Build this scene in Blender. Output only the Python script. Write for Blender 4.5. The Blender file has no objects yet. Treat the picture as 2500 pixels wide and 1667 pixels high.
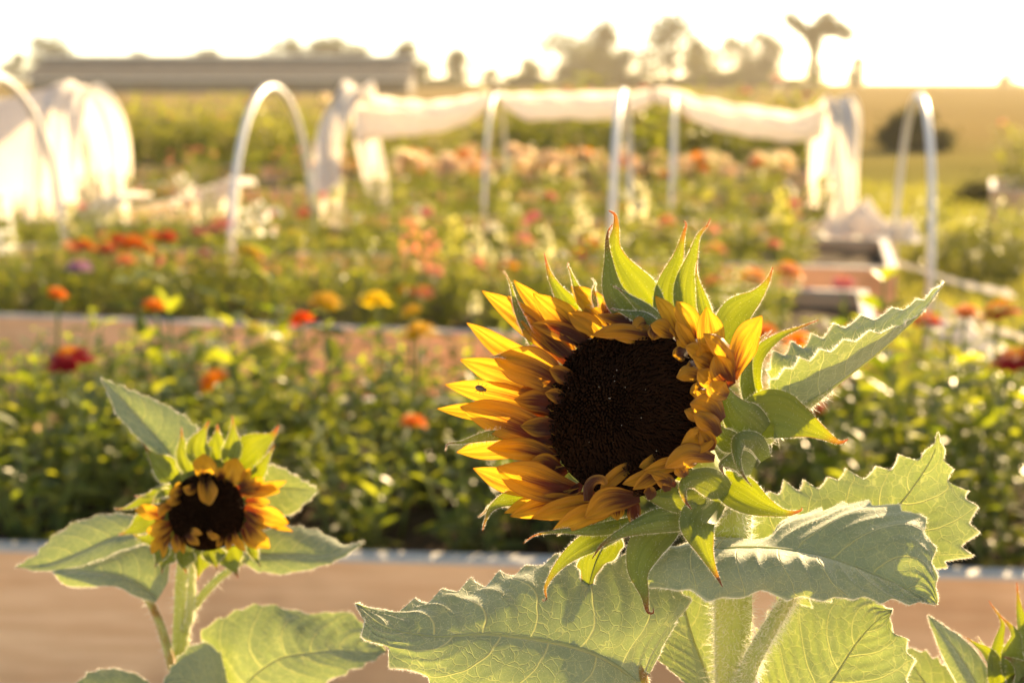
import bpy, math, random
import numpy as np
from mathutils import Vector, Matrix
R = math.radians
rng = np.random.default_rng(7)
random.seed(7)
sc = bpy.context.scene
COL = sc.collection
FPX = 3472.0
# ---------------------------------------------------------------- camera
CAMH = 1.25
YAW, PITCH = R(8.0), R(10.25)
cam = bpy.data.cameras.new('camera'); camo = bpy.data.objects.new('camera', cam); COL.objects.link(camo)
cam.lens = 50; cam.sensor_width = 36; cam.clip_end = 3000; cam.clip_start = 0.02
camo.location = (0, 0, CAMH); camo.rotation_euler = (R(90) - PITCH, 0, YAW)
cam.dof.use_dof = True; cam.dof.focus_distance = 0.695; cam.dof.aperture_fstop = 8.0
sc.camera = camo
CM = np.array((Matrix.Rotation(YAW, 3, 'Z') @ Matrix.Rotation(R(90) - PITCH, 3, 'X')))
C0 = np.array((0, 0, CAMH))

def D(px, py, d):
    """world point seen at photo pixel px,py at depth d metres"""
    px = np.asarray(px, float); py = np.asarray(py, float)
    v = np.stack([(px - 1250) / FPX * d, -(py - 833.5) / FPX * d, -np.ones_like(px) * d], -1)
    return v @ CM.T + C0
def G(px, py, z=0.0):
    v = CM @ np.array([(px - 1250) / FPX, -(py - 833.5) / FPX, -1.0])
    t = (z - CAMH) / v[2]
    return C0 + v * t
def F(p, base=0.0):
    p = np.atleast_2d(np.asarray(p, float))
    d = 0.70 + (p[:, 2] + base) / 100
    v = np.stack([(p[:, 0] - 1250) / FPX * d, -(p[:, 1] - 833.5) / FPX * d, -d], -1)
    return v @ CM.T + C0

# ---------------------------------------------------------------- objects
WL = {}
def tag(o, label=None, cat=None, group=None, kind=None):
    if label: o['label'] = label
    if cat: o['category'] = cat
    if group: o['group'] = group
    if kind: o['kind'] = kind
    return o
def empty(name, loc, label=None, cat=None, group=None, rz=0.0, scale=1.0):
    o = bpy.data.objects.new(name, None); COL.objects.link(o)
    o.location = tuple(float(x) for x in loc); o.rotation_euler = (0, 0, rz); o.scale = (scale,) * 3
    o.empty_display_size = 0.05
    WL[o.name] = np.array(loc, float)
    return tag(o, label, cat, group)
class MB:
    def __init__(s): s.v = []; s.f = []; s.m = []; s.uv = []; s.n = 0
    def add(s, v, f, mi=0, uv=None):
        v = np.asarray(v, float); s.v.append(v)
        for k, q in enumerate(f):
            s.f.append(tuple(int(i) + s.n for i in q)); s.m.append(mi)
            s.uv.append([tuple(uv[i]) for i in q] if uv is not None else [(0, 0)] * len(q))
        s.n += len(v)
    def box(s, a, b, mi=0, M=None):
        a = np.array(a, float); b = np.array(b, float)
        v = np.array([[x, y, z] for z in (a[2], b[2]) for y in (a[1], b[1]) for x in (a[0], b[0])])
        if M is not None: v = v @ np.array(M)[:3, :3].T + np.array(M)[:3, 3]
        s.add(v, [(0, 2, 3, 1), (4, 5, 7, 6), (0, 1, 5, 4), (2, 6, 7, 3), (0, 4, 6, 2), (1, 3, 7, 5)], mi)
    def tube(s, pts, rad, n=8, mi=0, ridge=0, cap=True, nr=5):
        pts = np.asarray(pts, float); m = len(pts); rad = np.broadcast_to(np.asarray(rad, float), (m,))
        T = np.gradient(pts, axis=0); T /= np.linalg.norm(T, axis=1)[:, None] + 1e-12
        up = np.array([0.0, 0.0, 1.0]) if abs(T[0][2]) < .9 else np.array([0.0, 1.0, 0.0])
        A = np.cross(T[0], up); A /= np.linalg.norm(A); vv = []; uv = []
        ang = np.arange(n) * 2 * math.pi / n
        for i in range(m):
            A = A - T[i] * A.dot(T[i]); A /= np.linalg.norm(A); B = np.cross(T[i], A)
            rr = rad[i] * (1 + ridge * np.cos(ang * nr + i * .03))
            vv.append(pts[i] + (np.cos(ang) * rr)[:, None] * A + (np.sin(ang) * rr)[:, None] * B)
            uv += [(k / n, i / max(1, m - 1)) for k in range(n)]
        f = [(i * n + k, i * n + (k + 1) % n, (i + 1) * n + (k + 1) % n, (i + 1) * n + k) for i in range(m - 1) for k in range(n)]
        if cap: f += [tuple(range(n))[::-1], tuple((m - 1) * n + k for k in range(n))]
        s.add(np.concatenate(vv), f, mi, uv)
    def arr(s, V, Q, mi, uv=None):
        """fast path: V (n,3), Q list/array of index tuples"""
        s.add(V, Q, mi, uv)
    def build(s, name, mats, parent=None, smooth=True, world=True, label=None):
        me = bpy.data.meshes.new(name)
        V = np.concatenate(s.v) if s.v else np.zeros((0, 3))
        if parent is not None and world: V = V - WL[parent.name]
        me.from_pydata(V.tolist(), [], s.f)
        if not isinstance(mats, (list, tuple)): mats = [mats]
        for m in mats: me.materials.append(m)
        me.polygons.foreach_set('material_index', s.m)
        if smooth: me.polygons.foreach_set('use_smooth', [True] * len(s.f))
        ul = me.uv_layers.new(name='UVMap')
        ul.data.foreach_set('uv', np.array([c for q in s.uv for c in q], dtype=np.float32).ravel())
        o = bpy.data.objects.new(name, me); COL.objects.link(o)
        if parent is not None: o.parent = parent; WL[o.name] = WL[parent.name] if world else np.zeros(3)
        else: WL[o.name] = np.zeros(3)
        if label: o['label'] = label
        return o

def crv(ctrl, n, full=False):
    """smooth curve through control points, n samples at even arc length"""
    P = np.atleast_2d(np.asarray(ctrl, float)); k = len(P)
    if k == 1: return np.repeat(P, n, 0)
    L = np.linalg.norm(np.diff(P[:, :2] if P.shape[1] > 2 and not full else P, axis=0), axis=1) ** .5 + 1e-6
    t = np.concatenate([[0], np.cumsum(L)])
    Tn = np.zeros_like(P)
    for i in range(k):
        if i == 0: Tn[i] = (P[1] - P[0]) / (t[1] - t[0])
        elif i == k - 1: Tn[i] = (P[-1] - P[-2]) / (t[-1] - t[-2])
        else:
            a = (P[i] - P[i - 1]) / (t[i] - t[i - 1]); b = (P[i + 1] - P[i]) / (t[i + 1] - t[i])
            Tn[i] = (a * (t[i + 1] - t[i]) + b * (t[i] - t[i - 1])) / (t[i + 1] - t[i - 1])
    x = np.linspace(0, t[-1], n * 6); i = np.clip(np.searchsorted(t, x, 'right') - 1, 0, k - 2)
    h = t[i + 1] - t[i]; s = (x - t[i]) / h; s = s[:, None]; h = h[:, None]
    Q = (2 * s**3 - 3 * s**2 + 1) * P[i] + (s**3 - 2 * s**2 + s) * h * Tn[i] + (-2 * s**3 + 3 * s**2) * P[i + 1] + (s**3 - s**2) * h * Tn[i + 1]
    d = np.concatenate([[0], np.cumsum(np.linalg.norm(np.diff(Q, axis=0), axis=1))])
    y = np.linspace(0, d[-1], n)
    return np.stack([np.interp(y, d, Q[:, j]) for j in range(Q.shape[1])], -1)

def hairs(mb, P, Dn, ln, w, mi=1, bend=.35):
    """fine plant hairs: thin tapering blades from points P along Dn"""
    n = len(P)
    if not n: return
    Dn = Dn / (np.linalg.norm(Dn, axis=1)[:, None] + 1e-9)
    r = rng.normal(size=(n, 3)); S = np.cross(Dn, r); S /= np.linalg.norm(S, axis=1)[:, None] + 1e-9
    B = rng.normal(size=(n, 3)) * bend
    ln = np.broadcast_to(ln, (n,))[:, None]; w = np.broadcast_to(w, (n,))[:, None]
    m = P + Dn * ln * .5; t = P + (Dn + B) * ln
    V = np.stack([P - S * w, P + S * w, m + S * w * .6, m - S * w * .6, t], 1).reshape(-1, 3)
    i = np.arange(n) * 5
    Q = [(a, a + 1, a + 2, a + 3) for a in i.tolist()] + [(a + 3, a + 2, a + 4) for a in i.tolist()]
    mb.add(V, Q, mi)

# ---------------------------------------------------------------- materials
def mat(name):
    m = bpy.data.materials.new(name); m.use_nodes = True
    nt = m.node_tree; nt.nodes.clear()
    out = nt.nodes.new('ShaderNodeOutputMaterial')
    return m, nt, out
def N(nt, t, **k):
    n = nt.nodes.new(t)
    for a, b in k.items():
        if a.startswith('_'): setattr(n, a[1:], b)
        else:
            key = a.replace('_', ' ')
            if key.isdigit(): n.inputs[int(key)].default_value = b
            else: n.inputs[key].default_value = b
    return n
def mth(nt, op, a, b=None, c=None, clamp=False):
    n = nt.nodes.new('ShaderNodeMath'); n.operation = op; n.use_clamp = clamp
    for i, x in enumerate((a, b, c)):
        if x is None: continue
        if isinstance(x, (int, float)): n.inputs[i].default_value = x
        else: nt.links.new(x, n.inputs[i])
    return n.outputs[0]
def sstep(nt, x, a, b, lo=0.0, hi=1.0):
    n = nt.nodes.new('ShaderNodeMapRange'); n.interpolation_type = 'SMOOTHSTEP'
    nt.links.new(x, n.inputs[0]); n.inputs[1].default_value = a; n.inputs[2].default_value = b
    n.inputs[3].default_value = lo; n.inputs[4].default_value = hi
    return n.outputs[0]
def mixc(nt, f, a, b):
    n = nt.nodes.new('ShaderNodeMix'); n.data_type = 'RGBA'
    for s, x in ((n.inputs[0], f), (n.inputs[6], a), (n.inputs[7], b)):
        if isinstance(x, (int, float)): s.default_value = x
        elif isinstance(x, tuple): s.default_value = x if len(x) == 4 else x + (1,)
        else: nt.links.new(x, s)
    return n.outputs[2]
def noise(nt, vec, scale, detail=3, rough=.55):
    n = nt.nodes.new('ShaderNodeTexNoise'); n.inputs['Scale'].default_value = scale
    n.inputs['Detail'].default_value = detail; n.inputs['Roughness'].default_value = rough
    if vec is not None: nt.links.new(vec, n.inputs['Vector'])
    return n.outputs['Fac']
def combine(nt, x, y, z=0.0):
    n = nt.nodes.new('ShaderNodeCombineXYZ')
    for i, q in enumerate((x, y, z)):
        if isinstance(q, (int, float)): n.inputs[i].default_value = q
        else: nt.links.new(q, n.inputs[i])
    return n.outputs[0]
def thin(nt, out, col, tcol, tf, rough=.5, spec=.3, sheen=0.0, normal=None, sheen_tint=(1, 1, .9, 1)):
    """thin leaf: principled front + translucent"""
    p = nt.nodes.new('ShaderNodeBsdfPrincipled'); p.inputs['Roughness'].default_value = rough
    p.inputs['Specular IOR Level'].default_value = spec
    p.inputs['Sheen Weight'].default_value = sheen; p.inputs['Sheen Roughness'].default_value = .45
    p.inputs['Sheen Tint'].default_value = sheen_tint
    t = nt.nodes.new('ShaderNodeBsdfTranslucent'); mx = nt.nodes.new('ShaderNodeMixShader')
    for s, x in ((p.inputs['Base Color'], col), (t.inputs['Color'], tcol), (mx.inputs[0], tf)):
        if isinstance(x, (int, float)): s.default_value = x
        elif isinstance(x, tuple): s.default_value = x if len(x) == 4 else x + (1,)
        else: nt.links.new(x, s)
    if normal is not None: nt.links.new(normal, p.inputs['Normal']); nt.links.new(normal, t.inputs['Normal'])
    nt.links.new(p.outputs[0], mx.inputs[1]); nt.links.new(t.outputs[0], mx.inputs[2])
    nt.links.new(mx.outputs[0], out.inputs[0])
def bump(nt, h, strength=.5, dist=.001):
    b = nt.nodes.new('ShaderNodeBump'); b.inputs['Strength'].default_value = strength; b.inputs['Distance'].default_value = dist
    nt.links.new(h, b.inputs['Height']); return b.outputs[0]

def uvsplit(nt):
    uv = nt.nodes.new('ShaderNodeUVMap'); uv.uv_map = 'UVMap'
    s = nt.nodes.new('ShaderNodeSeparateXYZ'); nt.links.new(uv.outputs[0], s.inputs[0])
    return uv.outputs[0], s.outputs[0], s.outputs[1]
def objco(nt):
    t = nt.nodes.new('ShaderNodeTexCoord'); return t.outputs['Object']

def sunflower_leaf_mat():
    m, nt, out = mat('sunflower_leaf')
    uv, u, v = uvsplit(nt)
    oc = objco(nt)
    nz = noise(nt, oc, 35, 2)
    wn = nt.nodes.new('ShaderNodeTexNoise'); wn.inputs['Scale'].default_value = 130; nt.links.new(oc, wn.inputs['Vector'])
    va = nt.nodes.new('ShaderNodeVectorMath'); va.operation = 'SCALE'; va.inputs['Scale'].default_value = .0055; nt.links.new(wn.outputs['Color'], va.inputs[0])
    vb = nt.nodes.new('ShaderNodeVectorMath'); vb.operation = 'ADD'; nt.links.new(oc, vb.inputs[0]); nt.links.new(va.outputs[0], vb.inputs[1]); wc = vb.outputs[0]
    a = mth(nt, 'ABSOLUTE', mth(nt, 'MULTIPLY_ADD', u, 2.0, -1.0))
    wob = mth(nt, 'MULTIPLY_ADD', nz, .06, -.03)
    sgn = mth(nt, 'MULTIPLY', mth(nt, 'GREATER_THAN', u, .5), .43)
    ph = mth(nt, 'ADD', mth(nt, 'MULTIPLY', mth(nt, 'SUBTRACT', mth(nt, 'ADD', v, wob), mth(nt, 'MULTIPLY', mth(nt, 'POWER', a, 1.35), .26)), 6.3), sgn)
    ph = mth(nt, 'ADD', ph, 3.0)
    fr = mth(nt, 'ABSOLUTE', mth(nt, 'SUBTRACT', mth(nt, 'FRACT', ph), .5))
    wv = mth(nt, 'MULTIPLY_ADD', a, -.018, .034)
    sec = mth(nt, 'SUBTRACT', 1.0, mth(nt, 'DIVIDE', fr, wv), clamp=True)
    mid = mth(nt, 'SUBTRACT', 1.0, mth(nt, 'DIVIDE', a, .030), clamp=True)
    vo = nt.nodes.new('ShaderNodeTexVoronoi'); vo.feature = 'DISTANCE_TO_EDGE'; vo.inputs['Scale'].default_value = 165
    vo2 = nt.nodes.new('ShaderNodeTexVoronoi'); vo2.feature = 'DISTANCE_TO_EDGE'; vo2.inputs['Scale'].default_value = 460
    nt.links.new(wc, vo.inputs['Vector']); nt.links.new(wc, vo2.inputs['Vector'])
    ter = sstep(nt, vo.outputs['Distance'], 0.0, .055, 1.0, 0.0)
    fin = sstep(nt, vo2.outputs['Distance'], 0.0, .12, 1.0, 0.0)
    big = mth(nt, 'MAXIMUM', sec, mid)
    vein = mth(nt, 'MAXIMUM', big, mth(nt, 'MAXIMUM', mth(nt, 'MULTIPLY', ter, .38), mth(nt, 'MULTIPLY', fin, .14)), clamp=True)
    n2 = noise(nt, oc, 60, 4); n3 = noise(nt, oc, 1500, 2)
    base = mixc(nt, n2, (.18, .235, .165), (.28, .33, .25))
    base = mixc(nt, sstep(nt, n3, .55, .75), base, (.34, .38, .30))
    base = mixc(nt, mth(nt, 'MULTIPLY', vein, .75), base, (.42, .45, .27))
    tc = mixc(nt, n2, (.11, .16, .014), (.25, .31, .035))
    tc = mixc(nt, mth(nt, 'MULTIPLY', vein, .8), tc, (.66, .66, .20))
    rim = sstep(nt, a, .97, .995)
    base = mixc(nt, mth(nt, 'MULTIPLY', rim, .5), base, (.5, .5, .36)); tc = mixc(nt, mth(nt, 'MULTIPLY', rim, .5), tc, (.7, .66, .30))
    h = mth(nt, 'ADD', mth(nt, 'MULTIPLY', big, -1.0), mth(nt, 'MULTIPLY', ter, -.25))
    h = mth(nt, 'ADD', h, mth(nt, 'MULTIPLY', n2, .35)); h = mth(nt, 'ADD', h, mth(nt, 'MULTIPLY', n3, .12))
    thin(nt, out, base, tc, .40, .60, .3, .8, bump(nt, h, .55, .0010))
    return m
def vein_mat():
    m, nt, out = mat('leaf_midrib')
    n = noise(nt, objco(nt), 400)
    thin(nt, out, mixc(nt, n, (.30, .34, .18), (.42, .46, .28)), (.6, .62, .2), .5, .5, .3, .8)
    return m
def bract_mat():
    m, nt, out = mat('sunflower_bract')
    uv, u, v = uvsplit(nt); oc = objco(nt)
    a = mth(nt, 'ABSOLUTE', mth(nt, 'MULTIPLY_ADD', u, 2.0, -1.0))
    st = noise(nt, combine(nt, mth(nt, 'MULTIPLY', u, 11.0), mth(nt, 'MULTIPLY', v, 1.3), mth(nt, 'MULTIPLY', noise(nt, oc, 8), 2.0)), 1.0, 3)
    base = mixc(nt, st, (.055, .095, .028), (.13, .18, .06))
    tc = mixc(nt, st, (.15, .20, .006), (.34, .36, .016))
    n1 = noise(nt, oc, 90)
    e = mth(nt, 'ADD', v, mth(nt, 'MULTIPLY', mth(nt, 'SUBTRACT', n1, .5), .25))
    red = sstep(nt, e, .70, .98)
    ed = mth(nt, 'MULTIPLY', sstep(nt, a, .84, 1.0), sstep(nt, e, .35, .8))
    red = mth(nt, 'MAXIMUM', red, mth(nt, 'MULTIPLY', ed, .7))
    base = mixc(nt, red, base, (.13, .035, .012)); tc = mixc(nt, red, tc, (.36, .085, .018))
    thin(nt, out, base, tc, .42, .5, .3, .5, bump(nt, mth(nt, 'ADD', st, mth(nt, 'MULTIPLY', n1, .5)), .5, .0008))
    return m
def petal_mat(name, dark=.5):
    m, nt, out = mat(name)
    uv, u, v = uvsplit(nt); oc = objco(nt)
    a = mth(nt, 'ABSOLUTE', mth(nt, 'MULTIPLY_ADD', u, 2.0, -1.0))
    rnd = nt.nodes.new('ShaderNodeObjectInfo').outputs['Random']
    st = noise(nt, combine(nt, mth(nt, 'MULTIPLY', u, 9.0), mth(nt, 'MULTIPLY', v, .9), mth(nt, 'MULTIPLY', rnd, 50.0)), 1.0, 4, .7)
    fi = noise(nt, combine(nt, mth(nt, 'MULTIPLY', u, 38.0), mth(nt, 'MULTIPLY', v, 1.2), mth(nt, 'MULTIPLY', rnd, 50.0)), 1.0, 2, .6)
    bl = noise(nt, oc, 40, 3)
    # reddish brown flush: centre of the petal, stronger towards the base
    k = mth(nt, 'MULTIPLY_ADD', v, -1.15, 1.14)
    k = mth(nt, 'SUBTRACT', k, mth(nt, 'MULTIPLY', a, .42))
    k = mth(nt, 'ADD', k, mth(nt, 'MULTIPLY', mth(nt, 'SUBTRACT', st, .5), 1.15))
    k = mth(nt, 'ADD', k, mth(nt, 'MULTIPLY', mth(nt, 'SUBTRACT', rnd, .5), .25))
    k = mth(nt, 'ADD', k, (dark - .5) * .8)
    red = sstep(nt, k, .10, .80)
    ch = mth(nt, 'MULTIPLY', sstep(nt, fi, .52, .75), .35)
    red = mth(nt, 'ADD', red, mth(nt, 'MULTIPLY', ch, sstep(nt, v, .95, .4)), clamp=True)
    yel = mixc(nt, bl, (.42, .155, .010), (.58, .30, .022))
    base = mixc(nt, red, yel, (.065, .016, .006))
    ty = mixc(nt, bl, (.58, .29, .016), (.72, .45, .06))
    tc = mixc(nt, red, ty, (.17, .026, .004))
    ed = mth(nt, 'MULTIPLY', mth(nt, 'MAXIMUM', sstep(nt, a, .90, .99), sstep(nt, v, .95, 1.0)), .6)
    base = mixc(nt, ed, base, (.16, .045, .008)); tc = mixc(nt, ed, tc, (.50, .13, .01))
    h = mth(nt, 'ADD', mth(nt, 'MULTIPLY', fi, .8), mth(nt, 'MULTIPLY', st, .5))
    thin(nt, out, base, tc, .5, .42, .35, .15, bump(nt, h, .8, .0011))
    return m
def stem_mat(red=False):
    m, nt, out = mat('sunflower_stem_red' if red else 'sunflower_stem')
    uv, u, v = uvsplit(nt); oc = objco(nt)
    st = noise(nt, combine(nt, mth(nt, 'MULTIPLY', u, 9.0), mth(nt, 'MULTIPLY', v, 2.0), 0.0), 1.0, 3)
    n1 = noise(nt, oc, 260, 2)
    c = mixc(nt, st, (.24, .30, .09), (.52, .55, .25))
    if red: c = mixc(nt, sstep(nt, noise(nt, oc, 50), .38, .6), c, (.26, .09, .035))
    thin(nt, out, c, mixc(nt, st, (.35, .42, .04), (.60, .62, .14)), .40, .5, .3, .7, bump(nt, mth(nt, 'ADD', st, n1), .5, .001))
    return m
def simple(name, c, rough=.6, spec=.3, c2=None, sc_=20, bmp=0, bd=.002, trans=None, tf=.4, metallic=0, sheen=0):
    m, nt, out = mat(name); oc = objco(nt)
    nz = noise(nt, oc, sc_, 4)
    col = mixc(nt, nz, c, c2 or tuple(x * 1.4 for x in c))
    nm = bump(nt, nz, bmp, bd) if bmp else None
    if trans: thin(nt, out, col, trans, tf, rough, spec, sheen, nm)
    else:
        p = nt.nodes.new('ShaderNodeBsdfPrincipled'); nt.links.new(col, p.inputs['Base Color'])
        p.inputs['Roughness'].default_value = rough; p.inputs['Specular IOR Level'].default_value = spec; p.inputs['Metallic'].default_value = metallic
        p.inputs['Sheen Weight'].default_value = sheen
        if nm: nt.links.new(nm, p.inputs['Normal'])
        nt.links.new(p.outputs[0], out.inputs[0])
    return m
def hair_mat():
    m, nt, out = mat('plant_hair')
    thin(nt, out, (.88, .86, .78), (.98, .95, .82), .5, .3, .6)
    return m
def foliage_mat(name, c1, c2, t1, t2, rough=.42, spec=.32, tf=.5):
    m, nt, out = mat(name)
    g = nt.nodes.new('ShaderNodeNewGeometry'); oi = nt.nodes.new('ShaderNodeObjectInfo')
    r = mth(nt, 'FRACT', mth(nt, 'ADD', g.outputs['Random Per Island'], oi.outputs['Random']))
    nz = noise(nt, objco(nt), 6, 2)
    f = mth(nt, 'MULTIPLY_ADD', r, .7, mth(nt, 'MULTIPLY', nz, .3))
    thin(nt, out, mixc(nt, f, c1, c2), mixc(nt, f, t1, t2), tf, rough, spec)
    return m
def wood_mat(name, c1, c2, axis=0):
    m, nt, out = mat(name); oc = objco(nt)
    mp = nt.nodes.new('ShaderNodeMapping'); nt.links.new(oc, mp.inputs[0])
    mp.inputs['Scale'].default_value = (1.2, 14, 14) if axis == 0 else (14, 1.2, 14)
    g = noise(nt, mp.outputs[0], 3.2, 6, .65)
    bl = noise(nt, oc, 2.2, 3)
    vo = nt.nodes.new('ShaderNodeTexVoronoi'); mp2 = nt.nodes.new('ShaderNodeMapping'); nt.links.new(oc, mp2.inputs[0]); mp2.inputs['Scale'].default_value = (2.0, 4.5, 4.5)
    nt.links.new(mp2.outputs[0], vo.inputs['Vector']); vo.inputs['Scale'].default_value = 1.3
    kn = sstep(nt, vo.outputs['Distance'], .04, .14, 1.0, 0.0)
    col = mixc(nt, sstep(nt, g, .15, .85), c1, c2); col = mixc(nt, sstep(nt, bl, .45, .75), col, tuple(x * .62 for x in c1))
    col = mixc(nt, mth(nt, 'MULTIPLY', kn, .75), col, (.06, .03, .015))
    p = nt.nodes.new('ShaderNodeBsdfPrincipled'); nt.links.new(col, p.inputs['Base Color']); p.inputs['Roughness'].default_value = .75
    nt.links.new(bump(nt, g, .4, .004), p.inputs['Normal']); nt.links.new(p.outputs[0], out.inputs[0])
    return m

M = {}
M['leaf'] = sunflower_leaf_mat(); M['bract'] = bract_mat()
M['petal'] = petal_mat('petal_flushed', .5); M['petal_y'] = petal_mat('petal_yellow', .22); M['petal_d'] = petal_mat('petal_brown', .85)
M['stem'] = stem_mat(); M['stem_red'] = stem_mat(True); M['hair'] = hair_mat()
M['vein'] = vein_mat()
M['disc'] = simple('disc_floret', (.008, .0035, .002), .85, .05, (.036, .015, .007), 120)
M['disc_base'] = simple('disc_bed', (.004, .002, .001), .9, .02)
M['pollen'] = simple('pollen_grain', (.75, .74, .7), .3, .5)
M['curl'] = simple('dry_tip', (.12, .05, .02), .6, .2)
# ================================================================ foreground sunflowers
def nrm(a): return a / (np.linalg.norm(a, axis=-1, keepdims=True) + 1e-12)
def view_normal(T, S, P):
    Nn = nrm(np.cross(T, S)); V = C0 - P
    fl = np.sign((Nn * V).sum(-1).mean()) or 1.0
    return Nn * fl

def leaf(name, parent, Mp, Lp, Rp, base=0.0, nt_=(11, 11), tooth=.07, sag=(.10, .10), quilt=.018, nv=150, nu=16,
         mats=None, hair=1.0, surf=900, hl=.0016, thick=True, seed=0, midw=.0011, label=None, rip=.0):
    """leaf blade between a left margin, a midrib and a right margin; teeth, quilting and hairs are modelled"""
    rs = np.random.default_rng(seed + 11)
    mid = F(crv(Mp, nv), base); mb = MB(); t = np.linspace(0, 1, nv)
    rows = []; wid = []
    hp = []; hd = []
    T = nrm(np.gradient(mid, axis=0))
    for sd, E, nt__, sg in ((-1, Lp, nt_[0], sag[0]), (1, Rp, nt_[1], sag[1])):
        e = F(crv(E, nv), base); S = e - mid; W = np.linalg.norm(S, axis=1)[:, None] + 1e-6
        Nn = view_normal(T, S, mid)
        # irregular saw teeth pointing to the tip
        x = t * nt__ + rs.normal() * .3 + .25 * np.sin(t * 9 + rs.uniform(0, 6)); fr = x % 1; idx = np.floor(x).astype(int) % 60
        amp = (.55 + .75 * rs.random(60))[idx]
        th = np.where(fr < .72, (fr / .72) ** 1.4, (1 - fr) / .28) * amp
        th = th * np.clip(t / .10, 0, 1) * np.clip((1 - t) / .10, 0, 1) - .3 * np.clip(t * 8, 0, 1) * np.clip((1 - t) * 8, 0, 1)
        Wm = W.max()
        cols = []
        for j in range(1, nu + 1):
            a = (j / nu) ** .9
            P = mid + S * a + Nn * (sg * W * 4 * a * (1 - a) * .5)
            ph = (t - .26 * a ** 1.35) * 6.3 + (.43 if sd > 0 else 0) + 3.0
            q = np.abs((ph % 1) - .5) * 2
            P = P + Nn * (quilt * Wm * np.sin(np.pi * np.clip(1 - q, 0, 1) ** .7 + 0)[:, None] * (4 * a * (1 - a)) ** .6) * -1
            if rip: P = P + Nn * (rip * Wm * a * a * np.sin(t * 17 + sd + 2 * np.sin(t * 5)))[:, None]
            k = max(0.0, (a - .84) / .16) ** 1.2
            P = P + nrm(S) * (th * 1.6 * tooth * Wm * k)[:, None] + T * (th * tooth * Wm * .5 * k)[:, None]
            cols.append(P)
        rows.append(cols)
        edge = cols[-1]; out_ = nrm(edge - cols[-3]); hp.append(edge); hd.append(out_)
    L = rows[0][::-1]; Rr = rows[1]
    allc = L + [mid] + Rr; nc = len(allc)
    V = np.stack(allc, 1).reshape(-1, 3)
    us = np.concatenate([-(np.arange(nu, 0, -1) / nu) ** .9, [0], (np.arange(1, nu + 1) / nu) ** .9]) * .5 + .5
    uv = [(us[c], t[r]) for r in range(nv) for c in range(nc)]
    f = [(r * nc + c, r * nc + c + 1, (r + 1) * nc + c + 1, (r + 1) * nc + c) for r in range(nv - 1) for c in range(nc - 1)]
    mb.add(V, f, 0, uv)
    # raised midrib on both faces
    if midw: mb.tube(mid[: int(nv * .93)], np.linspace(midw, midw * .25, int(nv * .93)), 7, 2, cap=False)
    if hair:
        for P, Dn in zip(hp, hd):
            n = int(nv * 14 * hair); i = rs.integers(0, nv - 1, n); fr = rs.random(n)[:, None]
            Pp = P[i] * (1 - fr) + P[i + 1] * fr; Dd = Dn[i] + rs.normal(size=(n, 3)) * .45
            hairs(mb, Pp, Dd, rs.uniform(.35, 1.0, n) * hl, 7.5e-5)
        n = int(surf * hair)
        if n:
            # short fur over the blade
            r = rs.integers(1, nv - 1, n); c = rs.integers(1, nc - 1, n)
            Vg = V.reshape(nv, nc, 3); Pp = Vg[r, c] + (Vg[r, c + 1 - 0 * c] - Vg[r, c]) * rs.random(n)[:, None] + (Vg[r - 1, c] - Vg[r, c]) * rs.random(n)[:, None]
            Nn = nrm(np.cross(Vg[r + 0, c + 1] - Vg[r, c - 1], Vg[r - 1, c] - Vg[r, c])) * rs.choice([-1, 1], n)[:, None]
            hairs(mb, Pp, Nn + rs.normal(size=(n, 3)) * .35, rs.uniform(.4, 1.0, n) * .0010, 4.5e-5)
    return mb.build(name, mats or [M['leaf'], M['hair'], M['vein']], parent, label=label)

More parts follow.
